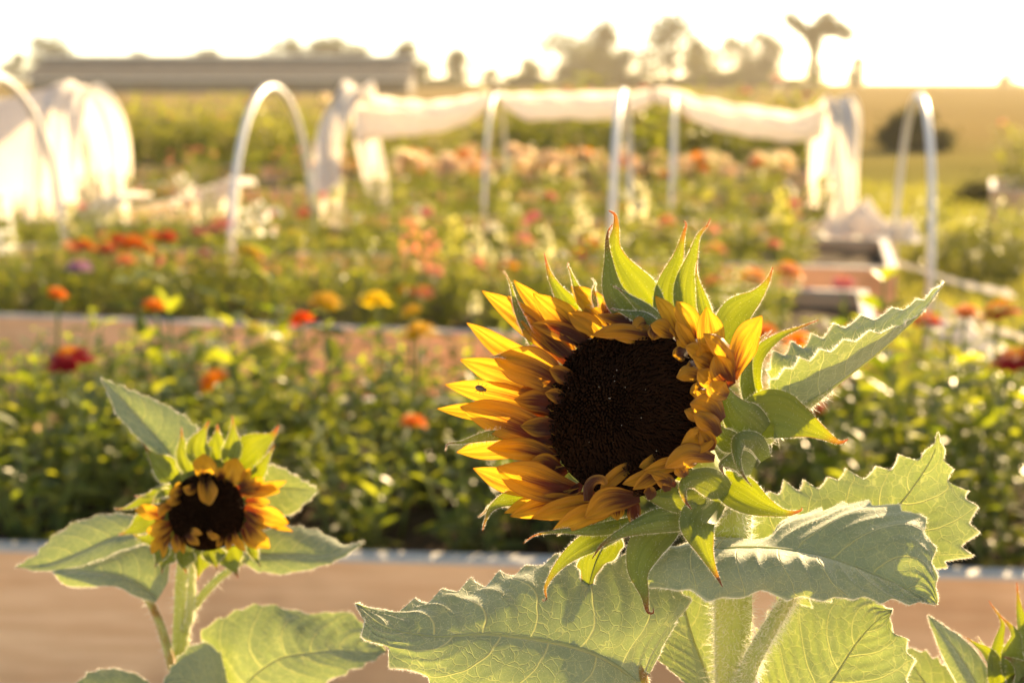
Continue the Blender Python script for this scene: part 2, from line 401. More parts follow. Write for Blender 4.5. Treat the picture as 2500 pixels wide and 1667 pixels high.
PROF_P = np.array([(0, .34), (.1, .52), (.3, .86), (.48, 1), (.62, .99), (.77, .80), (.88, .50), (.95, .22), (1, .02)])
PROF_B = np.array([(0, .62), (.1, .88), (.22, 1), (.36, .92), (.5, .66), (.64, .38), (.78, .19), (.9, .09), (1, .02)])
def blade(name, parent, pts, w, base=0.0, prof=PROF_P, mats=None, cup=.3, tilt=0.0, nv=44, nu=7, ridge=.022, hair=0, hl=.002,
          twist=0.0, seed=0, asym=0.0, curl=0, wav=.07, arch=0.0, backside=None, thick=0.0):
    """petal or bract: pts (px,py,dz cm) run base to tip, w = full width in px"""
    rs = np.random.default_rng(seed + 5)
    P = crv(pts, nv); t = np.linspace(0, 1, nv)
    P[:, 2] -= arch * 4 * t * (1 - t)
    T = np.gradient(P[:, :2], axis=0); T /= np.linalg.norm(T, axis=1)[:, None] + 1e-9
    # keep the side vector smooth where the tip curls
    S = np.stack([-T[:, 1], T[:, 0]], -1)
    hw = np.interp(t, prof[:, 0], prof[:, 1]); hw = np.convolve(np.pad(hw, 2, 'edge'), np.ones(5) / 5, 'valid'); hw[-1] = .02
    hw = hw * w / 2
    cmpx = .0202 * (1 + base / 70)
    tw = twist * t + tilt
    rows = []; us = np.linspace(-1, 1, 2 * nu + 1)
    ph = rs.uniform(0, 6, 4)
    for i in range(nv):
        row = []
        for u in us:
            lat = hw[i] * u * (1 + asym * (1 if u > 0 else -1))
            wv_ = 1 + wav * math.sin(t[i] * 9 + ph[0] + (1 if u > 0 else -2))
            c, s_ = math.cos(tw[i]), math.sin(tw[i])
            dep = hw[i] * (cup * (u * u - .35)) + hw[i] * ridge * 3 * math.cos(u * 9.4) + hw[i] * wav * math.sin(t[i] * 7 + u * 3 + ph[1])
            x = lat * wv_ * c - dep * s_ ; z = lat * s_ * 1.0 + dep * c
            row.append((P[i, 0] + S[i, 0] * x, P[i, 1] + S[i, 1] * x, P[i, 2] - z * cmpx))
        rows.append(row)
    A = np.array(rows); nc = len(us)
    V = F(A.reshape(-1, 3), base); Vg = V.reshape(nv, nc, 3)
    mb = MB()
    uv = [((us[c] + 1) / 2, t[r]) for r in range(nv) for c in range(nc)]
    f = [(r * nc + c, r * nc + c + 1, (r + 1) * nc + c + 1, (r + 1) * nc + c) for r in range(nv - 1) for c in range(nc - 1)]
    mb.add(V, f, 0, uv)
    if hair:
        n = int(420 * hair)
        for k, kk in ((0, 1), (nc - 1, nc - 2)):
            i = rs.integers(1, nv - 1, n); fr = rs.random(n)[:, None]
            Pp = Vg[i, k] * (1 - fr) + Vg[i - 1, k] * fr
            out_ = nrm(Vg[i, k] - Vg[i, kk] + 1e-9) + rs.normal(size=(n, 3)) * .45
            kp = rs.random(n) < np.clip(1.25 - i / nv * 1.0, 0, 1) ; hairs(mb, Pp[kp], out_[kp], (rs.uniform(.3, 1.0, n) * hl * (1 - .65 * i / nv))[kp], 6.5e-5, bend=.5)
        n2 = int(380 * hair)
        i = rs.integers(1, nv - 1, n2); c = rs.integers(1, nc - 1, n2)
        Nn = nrm(np.cross(Vg[i, c + 1] - Vg[i, c - 1], Vg[i + 0, c] - Vg[i - 1, c])) * rs.choice([-1, 1], n2)[:, None]
        hairs(mb, Vg[i, c] + rs.normal(size=(n2, 3)) * .0004, Nn + rs.normal(size=(n2, 3)) * .5, rs.uniform(.3, 1, n2) * .0011, 4.5e-5)
    return mb.build(name, mats or M['petal'], parent)

def stem_mesh(name, parent, pts, rad, base=0.0, hair=3000, hl=.0045, mat_='stem', nr=5, ridge=.07, hw=1.0e-4):
    P = F(crv(pts, 60), base); mb = MB()
    rad_ = np.interp(np.linspace(0, 1, 60), np.linspace(0, 1, len(rad)), rad) if not np.isscalar(rad) else np.full(60, rad)
    mb.tube(P, rad_, 28, 0, ridge=ridge, nr=nr)
    if hair:
        i = rng.integers(0, 59, hair); fr = rng.random(hair)[:, None]; c = P[i] * (1 - fr) + P[i + 1] * fr
        T = nrm(P[i + 1] - P[i]); r = rng.normal(size=(hair, 3)); r = nrm(r - T * (r * T).sum(-1, keepdims=True))
        hairs(mb, c + r * rad_[i][:, None] * .98, r + T * rng.normal(size=(hair, 1)) * .35 + rng.normal(size=(hair, 3)) * .2, rng.uniform(.15, 1, hair) ** 1.3 * hl, hw, bend=.4)
    return mb.build(name, [M[mat_], M['hair']], parent)

def rimdz(px, py): return -(.46 * (px - 1520) * .0202 + .15 * (py - 1005) * .0202) / .875

# ---------------------------------------------------------------- main flower
S0 = D(1790, 1800, .76); S0[2] = 0.42
FL = empty('sunflower', S0, 'large sharp sunflower with yellow-brown petals and near-black disc facing left', 'sunflower')
ds = .0
# receptacle: a bowl from the disc rim back to the neck
def receptacle(parent, cpx, n_cam, r0, neck, base=0.0, name='receptacle'):
    c = F([(cpx[0], cpx[1], cpx[2])], base)[0]; nW = CM @ np.array(n_cam); nW /= np.linalg.norm(nW)
    s = F([neck], base)[0]
    ts = np.linspace(0, 1, 22); P1 = c - nW * r0 * .75
    Pn = [(1 - t) ** 2 * c + 2 * t * (1 - t) * P1 + t * t * s for t in ts]
    rad = np.interp(ts, [0, .12, .35, .6, .8, 1], [r0, r0 * .97, r0 * .82, r0 * .5, r0 * .31, r0 * .22])
    mb = MB(); mb.tube(Pn, rad, 36, 0, ridge=.01, nr=9)
    i = rng.integers(8, 21, 700); a = nrm(rng.normal(size=(700, 3)))
    hairs(mb, np.array(Pn)[i] + a * rad[i][:, None] * .97, a, rng.uniform(.3, 1, 700) * .003, 4e-5)
    mb.build(name, [M['stem'], M['hair']], parent)
    return c, nW
NC = (-.46, .15, .875)
c_, nW_ = receptacle(FL, (1520, 1005, .25), NC, .0415, (1782, 1235, 3.3))

def disc(parent, cpx, n_cam, r0, base=0.0, nfl=2300, fl=.0040, dome=.12, pollen=13, focus=(0, 0)):
    c = F([(cpx[0], cpx[1], cpx[2])], base)[0]; nW = CM @ np.array(n_cam); nW /= np.linalg.norm(nW)
    X = np.cross(np.array([0, 0, 1.0]), nW); X /= np.linalg.norm(X); Y = np.cross(nW, X)
    mb = MB(); ga = math.pi * (3 - 5 ** .5)
    def surf(x, y):
        r2 = (x * x + y * y) / r0 ** 2
        return c + X * x + Y * y + nW * (dome * r0 * (1 - r2) - .10 * r0 * math.exp(-r2 * 16))
    # bed under the florets
    rings = 14; V = [surf(0, 0) - nW * .0012]; seg = 40
    for i in range(1, rings + 1):
        for k in range(seg):
            a = k * 2 * math.pi / seg; r = r0 * i / rings
            V.append(surf(r * math.cos(a), r * math.sin(a)) - nW * .0012)
    f = [(0, 1 + k, 1 + (k + 1) % seg) for k in range(seg)]
    f += [(1 + (i - 1) * seg + k, 1 + i * seg + k, 1 + i * seg + (k + 1) % seg, 1 + (i - 1) * seg + (k + 1) % seg) for i in range(1, rings) for k in range(seg)]
    mb.add(V, f, 1)
    VV = []; QQ = []; n0 = 0
    for k in range(nfl):
        r = r0 * .99 * math.sqrt((k + .5) / nfl); a = k * ga; x = r * math.cos(a); y = r * math.sin(a); q = r / r0
        p = surf(x, y); inw = -(X * math.cos(a) + Y * math.sin(a))
        lean = .6 if q > .25 else .2
        dn = nW + inw * lean * random.uniform(.5, 1.3) + X * random.gauss(0, .3) + Y * random.gauss(0, .3); dn /= np.linalg.norm(dn)
        ln = fl * (.5 + .6 * q) * random.uniform(.6, 1.35); rr = .00040 * (1 + .5 * q) * (r0 / .0415) ** .5
        A = np.cross(dn, [.3, .7, .2]); A /= np.linalg.norm(A); B = np.cross(dn, A)
        for s, rs_ in ((0, 1.0), (.45, 1.1), (.75, .6), (1.15, .05)):
            for j in range(5):
                an = j * 2 * math.pi / 5
                VV.append(p + dn * ln * s + (A * math.cos(an) + B * math.sin(an)) * rr * rs_)
        for s in range(3):
            for j in range(5):
                QQ.append((n0 + s * 5 + j, n0 + s * 5 + (j + 1) % 5, n0 + (s + 1) * 5 + (j + 1) % 5, n0 + (s + 1) * 5 + j))
        QQ.append(tuple(n0 + 15 + j for j in range(5))); n0 += 20
    mb.add(VV, QQ, 0)
    k = np.arange(int(nfl * 3.2)); r_ = r0 * np.sqrt(rng.random(len(k))); a_ = rng.random(len(k)) * 6.283
    hp_ = np.array([surf(x, y) + nW * fl * .45 for x, y in zip(r_ * np.cos(a_), r_ * np.sin(a_))])
    hd_ = nW - (X * np.cos(a_)[:, None] + Y * np.sin(a_)[:, None]) * .6 + rng.normal(size=(len(k), 3)) * .35
    hairs(mb, hp_, hd_, rng.uniform(.4, 1, len(k)) * fl * .95, 6e-5, mi=0, bend=.3)
    for k in range(pollen):
        a = random.uniform(0, 6.28); r = r0 * random.uniform(.05, .75)
        p = surf(r * math.cos(a), r * math.sin(a)) + nW * fl * .9; q = random.uniform(.00010, .00028)
        O = np.array([(1, 0, 0), (-1, 0, 0), (0, 1, 0), (0, -1, 0), (0, 0, 1), (0, 0, -1)]) * q
        mb.add(p + O, [(0, 2, 4), (2, 1, 4), (1, 3, 4), (3, 0, 4), (2, 0, 5), (1, 2, 5), (3, 1, 5), (0, 3, 5)], 2)
    mb.build('disc', [M['disc'], M['disc_base'], M['pollen']], parent)
disc(FL, (1526, 1003, -.15), NC, .0425)

def petals(parent, spec, rz, base=0.0, **k):
    for i, s in enumerate(spec):
        b, t, w = s[0], s[1], s[2]; bow = s[3] if len(s) > 3 else 0; lift = s[4] if len(s) > 4 else .3
        m_ = s[5] if len(s) > 5 else 'petal'; cup = s[6] if len(s) > 6 else .30; tilt = s[7] if len(s) > 7 else 0
        mx, my = (b[0] + t[0]) / 2, (b[1] + t[1]) / 2; dx, dy = t[0] - b[0], t[1] - b[1]; L = math.hypot(dx, dy)
        mid = (mx - dy / L * bow, my + dx / L * bow)
        zb = rz(*b) + (b[2] if len(b) > 2 else .1); zt = rz(*b) + .55 * (rz(*t) - rz(*b)) - lift
        blade('petal', parent, [(b[0], b[1], zb), (mid[0], mid[1], (zb + zt) / 2 - lift * .35), (t[0], t[1], zt)], w, base, mats=M[m_], cup=cup, tilt=tilt, seed=i * 3 + 1, asym=random.uniform(-.08, .08), **k)
PT = [  # base, tip, width, bow, lift
 ((1412, 905), (1177, 710), 62, 12, .2), ((1405, 925), (1139, 788), 56, -14, .3),
 ((1408, 880), (1254, 684), 50, 8, -.3, 'petal_y'), ((1456, 862), (1301, 716), 72, 8, .1),
 ((1420, 890), (1240, 722), 50, -10, .1), ((1500, 800), (1394, 699), 58, 8, -.2, 'petal_y'),
 ((1475, 830), (1385, 765), 52, 10, .5, 'petal_y'), ((1450, 850), (1296, 790), 46, 10, .4, 'petal_d'),
 ((1585, 790), (1459, 768), 34, -6, .2, 'petal_d', -.6), ((1600, 778), (1478, 776), 26, 4, .0, 'petal_d'),
 ((1612, 826), (1444, 818), 40, 14, .9, 'petal_y', -.35), ((1540, 800), (1452, 812), 30, -8, .6, 'petal_d', -.3),
 ((1645, 822), (1588, 792), 44, 4, .8, 'petal_y', -.5), ((1570, 838), (1500, 826), 34, 10, .9, 'petal_y', -.3),
 ((1668, 838), (1600, 722), 42, 6, .3, 'petal_y'), ((1702, 826), (1651, 735), 52, 4, .2, 'petal_y'),
 ((1706, 858), (1651, 783), 36, -6, .7, 'petal_y'), ((1768, 892), (1725, 750), 70, -10, .2, 'petal_y', .35),
 ((1790, 905), (1717, 814), 46, 12, 1.0, 'petal_y', -.7), ((1788, 925), (1860, 770), 72, -14, -.1, 'petal_y', .45, -.35),
 ((1735, 880), (1712, 838), 50, 0, .8, 'petal_y'), ((1786, 942), (1745, 866), 62, -4, .7, 'petal'),
 ((1778, 965), (1738, 930), 58, -8, .9, 'petal_y'), ((1765, 1025), (1684, 985), 66, 12, .9, 'petal', -.5),
 ((1758, 1060), (1692, 1010), 50, 6, 1.0, 'petal', -.5), ((1745, 1040), (1661, 1088), 66, -12, .9, 'petal_y', .5),
 ((1738, 1100), (1708, 1050), 44, 6, .6, 'petal'), ((1752, 985), (1698, 955), 46, -6, .8, 'petal_y'),
 ((1745, 1118), (1622, 1142), 52, 22, 1.2, 'petal_y', -.8), ((1690, 1110), (1570, 1150), 40, -6, .6, 'petal'),
 ((1640, 1122), (1519, 1182), 40, -8, .8, 'petal_y'), ((1650, 1140), (1545, 1195), 38, 6, .7, 'petal_d'),
 ((1560, 1130), (1465, 1210), 38, 12, .9, 'petal_y', .6), ((1618, 1105), (1560, 1140), 34, -6, .7, 'petal'),
 ((1392, 945), (1206, 873), 100, 10, .75), ((1372, 968), (1123, 878), 66, 6, .2),
 ((1362, 1010), (1087, 939), 60, 12, .1), ((1330, 1042), (1067, 998), 46, 10, -.2, 'petal_y'),
 ((1362, 1085), (1123, 993), 88, 12, .75), ((1365, 1105), (1115, 1104), 66, 14, .2, 'petal_y'),
 ((1368, 1125), (1189, 1094), 56, 12, .6), ((1392, 1190), (1155, 1143), 64, -16, .3, 'petal_y'),
 ((1412, 1200), (1212, 1140), 92, -6, .9), ((1420, 1220), (1231, 1252), 42, 14, .1, 'petal_y'),
 ((1435, 1222), (1245, 1260), 52, 10, .4), ((1484, 1226), (1297, 1265), 54, 10, .6, 'petal_y'),
 ((1512, 1234), (1350, 1292), 54, 6, .8, 'petal_y'), ((1562, 1215), (1427, 1264), 66, 16, 1.0, 'petal'),
 ((1380, 1000), (1255, 975), 56, 8, .4, 'petal_d'), ((1378, 1050), (1270, 1040), 50, 4, .5, 'petal_d'),
 ((1375, 1150), (1290, 1130), 50, 8, .7, 'petal_d'), ((1530, 1218), (1450, 1232), 44, 6, .5, 'petal_d'),
 ((1408, 940), (1340, 900), 44, 4, .7, 'petal_d'), ((1392, 985), (1330, 958), 36, 4, .7, 'petal_d'),
]
random.seed(5)
fil = []
for k in range(34):
    a = k * 2 * math.pi / 34 + random.gauss(0, .04); ca, sa = math.cos(a), math.sin(a)
    bx, by = 1526 + 192 * ca, 1003 + 212 * sa
    if ca > .1: fil.append(((bx + 18 * ca, by + 14 * sa), (bx - 34 * ca + random.gauss(0, 12), by - 26 * sa + random.gauss(0, 12)), random.uniform(30, 44), random.gauss(0, 6), .7, random.choice(('petal', 'petal_d', 'petal_y')), -.5))
    else: fil.append(((bx, by), (bx + random.uniform(50, 80) * ca, by + random.uniform(50, 80) * sa), random.uniform(34, 48), random.gauss(0, 6), .1, 'petal_d'))
fil += [((1748, 905), (1690, 868), 52, 6, .6, 'petal', -.4), ((1760, 935), (1702, 905), 50, -4, .7, 'petal_y', -.4), ((1738, 880), (1672, 846), 44, 4, .5, 'petal_y', -.4), ((1762, 1000), (1712, 985), 44, 4, .6, 'petal_d', -.4)]
petals(FL, fil + PT, rimdz)
# ragged chaff scales on the left rim
blade('petal', FL, [(1437, 1222, -1.2), (1436, 1192, -1.3), (1450, 1173, -1.5), (1470, 1170, -1.8), (1481, 1182, -2.0)], 26, prof=np.array([(0, .9), (.5, 1), (.9, .8), (1, .4)]), mats=M['petal_d'], cup=-.9)
for i, (x, y, a) in enumerate(((1386, 905, 20), (1378, 925, 10), (1362, 948, 15), (1350, 975, 5), (1345, 1002, 12), (1343, 1030, 0), (1340, 1055, 25), (1342, 1090, 10), (1348, 1112, -5), (1362, 1140, -12), (1376, 1168, -10), (1398, 1196, -20), (1408, 1205, -30))):
    L = random.uniform(34, 50); ar = R(a)
    blade('chaff_scale', FL, [(x - L * math.cos(ar), y - L * math.sin(ar), rimdz(x, y) + .2), (x, y, rimdz(x, y) - .35), (x + L * .35 * math.cos(ar), y + L * .35 * math.sin(ar), rimdz(x, y) - .6)], 16, prof=PROF_B, mats=M['petal'], cup=.3, nv=16, nu=3, seed=i)

BR = [  # points base..tip (px,py,dz), width, kwargs
 ([(1300, 840, 2.2), (1262, 752, 2.3), (1244, 689, 2.0), (1227, 658, 1.8)], 22, {}),
 ([(1450, 830, 1.8), (1400, 762, 2.2), (1343, 672, 2.2), (1328, 617, 2.0)], 62, {}),
 ([(1448, 780, 1.7), (1407, 700, 1.9), (1393, 664, 1.8), (1386, 644, 1.6), (1391, 638, 1.5)], 30, {}),
 ([(1455, 750, 1.5), (1449, 710, 1.6), (1453, 692, 1.6), (1445, 679, 1.5)], 12, {}),
 ([(1600, 800, 1.0), (1530, 700, 1.5), (1497, 610, 1.5), (1503, 558, 1.4), (1500, 524, 1.2), (1486, 515, 1.1)], 120, dict(asym=.1)),
 ([(1585, 800, .8), (1500, 720, .9), (1485, 630, .8), (1484, 568, .6), (1496, 547, .5)], 66, {}),
 ([(1612, 785, .2), (1560, 745, .1), (1520, 712, 0), (1495, 696, 0)], 34, dict(cup=-.6)),
 ([(1600, 790, -.1), (1545, 770, -.1), (1490, 752, 0)], 34, dict(cup=-.5)),
 ([(1640, 810, .9), (1632, 712, 1.2), (1657, 625, 1.3), (1668, 575, 1.2), (1675, 545, 1.0), (1668, 540, .9)], 78, {}),
 ([(1682, 800, .6), (1674, 705, .9), (1692, 622, 1.0), (1706, 575, .8), (1727, 550, .7), (1735, 532, .6)], 62, {}),
 ([(1732, 800, .3), (1712, 722, .5), (1700, 670, .4), (1702, 636, .3)], 34, {}),
 ([(1762, 830, .3), (1800, 765, .8), (1848, 722, 1.0), (1875, 684, .8), (1887, 652, .7)], 84, dict(tilt=.2)),
 ([(1858, 1015, .9), (1832, 930, .4), (1845, 872, .5), (1900, 823, .6), (1962, 796, .5), (1999, 781, .4)], 62, dict(tilt=.5, asym=.1)),
 ([(1840, 1010, .6), (1822, 930, .1), (1830, 870, .0), (1860, 825, .1), (1888, 803, .2)], 40, dict(tilt=-.5)),
 ([(1830, 1045, .4), (1885, 1012, -.2), (1940, 1028, -.1), (2008, 1060, .2), (2050, 1080, .3), (2071, 1072, .3)], 128, dict(asym=-.12, tilt=-.25)),
 ([(1860, 1060, 0), (1800, 1010, -1.0), (1772, 955, -1.3), (1762, 932, -1.4), (1742, 928, -1.4)], 104, dict(cup=-.4)),
 ([(1800, 1090, -.2), (1760, 1060, -1.2), (1740, 1020, -1.5), (1733, 1008, -1.6)], 56, dict(cup=.3)),
 ([(1870, 1120, .3), (1842, 1078, -.9), (1806, 1075, -1.6), (1800, 1120, -2.0), (1815, 1160, -2.2), (1836, 1188, -2.3)], 44, dict(cup=-.6)),
 ([(1840, 1140, .2), (1800, 1125, -1.4), (1760, 1135, -2.1), (1768, 1160, -2.5)], 60, dict(cup=-.5)),
 ([(1775, 1210, 1.0), (1728, 1175, -.8), (1690, 1170, -1.6), (1668, 1188, -1.9), (1675, 1225, -2.1), (1689, 1243, -2.1)], 72, dict(cup=-.6)),
 ([(1760, 1170, 1.2), (1815, 1205, .4), (1870, 1235, -.4), (1925, 1252, -.9), (1958, 1243, -1.1), (1957, 1238, -1.1)], 92, dict(asym=.12, tilt=.2)),
 ([(1745, 1215, .8), (1700, 1270, -.8), (1716, 1335, -1.2), (1746, 1398, -1.2), (1764, 1432, -1.2)], 92, dict(asym=-.1)),
 ([(1640, 1275, 1.0), (1580, 1330, -.6), (1558, 1390, -.9), (1574, 1452, -.9), (1583, 1494, -1.0), (1594, 1496, -1.0), (1595, 1484, -1.0)], 92, dict(cup=.5)),
 ([(1530, 1285, 1.2), (1440, 1325, -.1), (1380, 1366, -.3), (1346, 1406, -.3), (1331, 1438, -.3), (1334, 1462, -.4), (1325, 1467, -.4), (1326, 1460, -.4)], 60, dict(tilt=-.4)),
 ([(1700, 1268, .6), (1600, 1272, -1.2), (1508, 1306, -1.5), (1468, 1332, -1.5), (1445, 1364, -1.6)], 62, dict(cup=-.4)),
 ([(1580, 1270, .8), (1455, 1293, -.7), (1353, 1297, -.9), (1302, 1308, -.9), (1277, 1326, -.9)], 34, dict(cup=-.3)),
 ([(1500, 1260, .5), (1430, 1290, -.2), (1375, 1298, -.4), (1358, 1308, -.4)], 20, {}),
 ([(1250, 1062, 2.0), (1190, 1064, 1.6), (1126, 1080, 1.4), (1093, 1084, 1.4), (1087, 1103, 1.3)], 26, {}),
 ([(1320, 1215, 2.0), (1245, 1215, 1.5), (1200, 1240, 1.3), (1184, 1272, 1.2), (1178, 1296, 1.2)], 48, dict(tilt=.3)),
 ([(1280, 1225, 2.2), (1210, 1228, 1.9), (1176, 1256, 1.8), (1166, 1262, 1.8)], 26, {}),
 ([(1290, 880, 2.2), (1225, 868, 2.0), (1195, 872, 1.9)], 26, {}),
 ([(1690, 1160, -.8), (1640, 1150, -1.1), (1610, 1185, -1.3), (1560, 1185, -1.0)], 46, dict(cup=-.3)),
 ([(1720, 1200, .2), (1640, 1215, -.9), (1570, 1200, -.9), (1530, 1180, -.9)], 84, dict(cup=-.4)),
]
for i, (p, w, k) in enumerate(BR):
    kk = dict(cup=.35, hair=1.0, prof=PROF_B); kk.update(k)
    blade('bract', FL, p, w, mats=[M['bract'], M['hair']], seed=i + 50, nv=50, nu=6, hl=.0021, wav=.045, ridge=.01, **kk)
# small yellow-green leaf hanging under the head
leaf('bract', FL, [(1482, 1318, 1.6), (1455, 1370, 1.5), (1438, 1430, 1.4), (1435, 1467, 1.3)],
     [(1462, 1320, 1.6), (1415, 1365, 1.8), (1420, 1410, 1.6), (1431, 1452, 1.4), (1435, 1467, 1.3)],
     [(1515, 1310, 1.6), (1520, 1330, 1.8), (1500, 1362, 1.8), (1470, 1378, 1.7), (1449, 1420, 1.5), (1435, 1467, 1.3)], nt_=(3, 3), tooth=.10, nv=60, nu=8, surf=200,
     mats=[M['bract'], M['hair'], M['bract']], seed=3, midw=.0005)
stem_mesh('stem', FL, [(1784, 1205, 3.0), (1783, 1300, 4.2), (1786, 1420, 4.6), (1788, 1560, 4.8), (1790, 1700, 5), (1792, 1900, 5.2), (1794, 2300, 5.5)], [.0108, .0098, .0094, .0095, .0097, .01, .0105, .012], hair=12000, hl=.0064, hw=1.25e-4, ridge=.10)

def petiole(L, pts, rad, base=0.0, hair=1500, hl=.0045, mat_='stem', parent=None):
    o = stem_mesh('petiole', L, pts, rad, base, hair, hl, mat_, nr=3, ridge=.10); return o
# L1 folded leaf right of the head
l1 = leaf('leaf', FL, [(1938, 1012, 2.4), (2010, 962, 2.2), (2087, 905, 1.9), (2150, 856, 1.5), (2199, 812, 1.2), (2246, 768, .8), (2282, 724, .6), (2305, 690, .5)],
     [(1930, 1000, 3.4), (1885, 930, 5.2), (1880, 886, 5.2), (1928, 856, 5.4), (1972, 840, 5.4), (2020, 815, 5.1), (2055, 798, 4.8), (2106, 785, 4.2), (2183, 760, 3.0), (2246, 735, 1.7), (2285, 708, .8), (2305, 690, .5)],
     [(1925, 1005, 1.8), (1880, 960, 1.0), (1883, 935, .6), (1921, 903, .2), (1966, 882, -.1), (2036, 852, -.3), (2084, 832, -.2), (2150, 810, .1), (2200, 793, .7), (2250, 762, .7), (2285, 718, .6), (2305, 690, .5)],
     nt_=(10, 11), tooth=.11, sag=(.05, .08), seed=21, nv=150, surf=1200, hl=.0024, quilt=.012)
petiole(l1, [(1850, 1090, 2.6), (1895, 1050, 2.4), (1940, 1010, 2.4), (2030, 948, 2.15)], [.0035, .003, .0026, .001], hair=900, hl=.005)
# L2 leaf behind on the right
l2 = leaf('leaf', FL, [(1880, 1420, 6.5), (1960, 1370, 6.8), (2080, 1310, 7.0), (2185, 1241, 7.2), (2256, 1149, 7.2), (2282, 1100, 7.0), (2291, 1053, 6.8)],
     [(1850, 1400, 6.5), (1810, 1320, 6.9), (1850, 1225, 7.3), (1923, 1194, 7.6), (1982, 1190, 7.8), (2048, 1163, 8.0), (2098, 1163, 8.0), (2152, 1146, 7.9), (2197, 1130, 7.7), (2262, 1105, 7.3), (2280, 1080, 7.0), (2291, 1053, 6.8)],
     [(1900, 1470, 6.5), (2040, 1460, 6.0), (2180, 1430, 5.6), (2280, 1392, 5.3), (2346, 1350, 5.3), (2368, 1310, 5.6), (2378, 1268, 5.9), (2376, 1235, 6.2), (2358, 1206, 6.5), (2328, 1185, 6.7), (2310, 1125, 6.8), (2291, 1053, 6.8)],
     nt_=(12, 15), tooth=.10, sag=(.08, .14), seed=5, surf=1500, hl=.0014)
# L3 leaf in front of the stem, arching right
l3 = leaf('leaf', FL, [(1700, 1352, 1.0), (1780, 1338, 1.2), (1860, 1336, 1.5), (1950, 1345, 1.6), (2040, 1366, 1.6), (2120, 1396, 1.4), (2200, 1430, 1.1), (2288, 1474, .7)],
     [(1640, 1330, 2.6), (1740, 1322, 4.0), (1820, 1330, 4.4), (1878, 1320, 4.6), (1905, 1277, 5.0), (2009, 1250, 5.2), (2063, 1232, 5.2), (2104, 1228, 5.0), (2173, 1235, 4.4), (2245, 1256, 3.4), (2276, 1330, 2.2), (2283, 1400, 1.3), (2288, 1474, .7)],
     [(1610, 1335, 1.2), (1570, 1400, .2), (1600, 1432, -.2), (1660, 1438, -.4), (1730, 1462, -.6), (1800, 1458, -.6), (1850, 1440, -.5), (1908, 1448, -.4), (1989, 1458, -.3), (2095, 1460, 0), (2180, 1470, .3), (2288, 1474, .7)],
     nt_=(13, 10), tooth=.07, sag=(.30, .42), seed=9, surf=9000, hl=.0018, quilt=.034, rip=.035, nu=20)
petiole(l3, [(1810, 1700, 3.6), (1835, 1620, 3.4), (1890, 1520, 3.0), (1940, 1440, 2.2), (1985, 1372, 1.75)], [.0052, .0046, .0040, .0036, .0024], hair=4500, hl=.0055)
# L4 large leaf bottom centre
l4 = leaf('leaf', FL, [(1560, 1668, 1.0), (1500, 1622, .4), (1425, 1586, -.2), (1306, 1560, -.6), (1187, 1547, -.8), (1060, 1552, -.8), (940, 1528, -.6), (867, 1473, -.4)],
     [(1590, 1640, 1.4), (1640, 1530, 2.2), (1684, 1462, 2.6), (1620, 1400, 3.0), (1540, 1365, 3.2), (1440, 1352, 3.2), (1365, 1358, 3.0), (1327, 1372, 2.8), (1282, 1388, 2.6), (1223, 1408, 2.3), (1162, 1430, 2.0), (1111, 1434, 1.6), (1057, 1456, 1.2), (1005, 1480, .7), (919, 1490, .1), (867, 1473, -.4)],
     [(1580, 1720, .6), (1480, 1800, -.6), (1300, 1820, -1.8), (1140, 1750, -2.2), (1050, 1670, -2.0), (990, 1618, -1.6), (935, 1582, -1.2), (905, 1558, -1.0), (885, 1515, -.7), (867, 1473, -.4)],
     nt_=(13, 8), tooth=.085, sag=(.12, .30), seed=14, surf=7000, hl=.0016, nu=22, nv=190, quilt=.02, rip=.012)
petiole(l4, [(1620, 1900, 2.5), (1590, 1740, 1.8), (1565, 1640, 1.3), (1530, 1560, 1.6), (1490, 1450, 2.4)], [.0035, .0032, .0028, .0018, .0007], hair=1100, mat_='stem_red', hl=.003)
# L5, L6 leaves behind the stem
l5 = leaf('leaf', FL, [(1760, 1760, 7.5), (1725, 1644, 8.0), (1690, 1550, 8.3), (1668, 1466, 8.6), (1650, 1400, 8.8)],
     [(1740, 1720, 7.2), (1660, 1655, 7.0), (1600, 1600, 7.0), (1560, 1545, 7.2), (1580, 1480, 7.8), (1610, 1430, 8.4), (1650, 1400, 8.8)],
     [(1790, 1720, 8.0), (1830, 1640, 8.6), (1830, 1560, 9.0), (1790, 1480, 9.1), (1720, 1420, 9.0), (1650, 1400, 8.8)],
     nt_=(9, 9), tooth=.06, seed=31, nv=110, surf=600, hl=.0012)
l6 = leaf('leaf', FL, [(1900, 1840, 5.4), (1960, 1740, 5.8), (2031, 1660, 6.2), (2095, 1563, 6.4), (2140, 1515, 6.3), (2180, 1487, 6.2)],
     [(1880, 1800, 5.8), (1850, 1660, 7.0), (1870, 1520, 7.8), (1930, 1455, 8.2), (2030, 1448, 8.2), (2115, 1458, 7.6), (2150, 1478, 6.8), (2180, 1487, 6.2)],
     [(1960, 1880, 4.8), (2100, 1840, 4.4), (2190, 1740, 4.4), (2222, 1650, 4.8), (2222, 1595, 5.1), (2205, 1560, 5.4), (2172, 1530, 5.8), (2180, 1487, 6.2)],
     nt_=(9, 9), tooth=.09, seed=33, sag=(.1, .22), surf=1500, hl=.0014, quilt=.03)

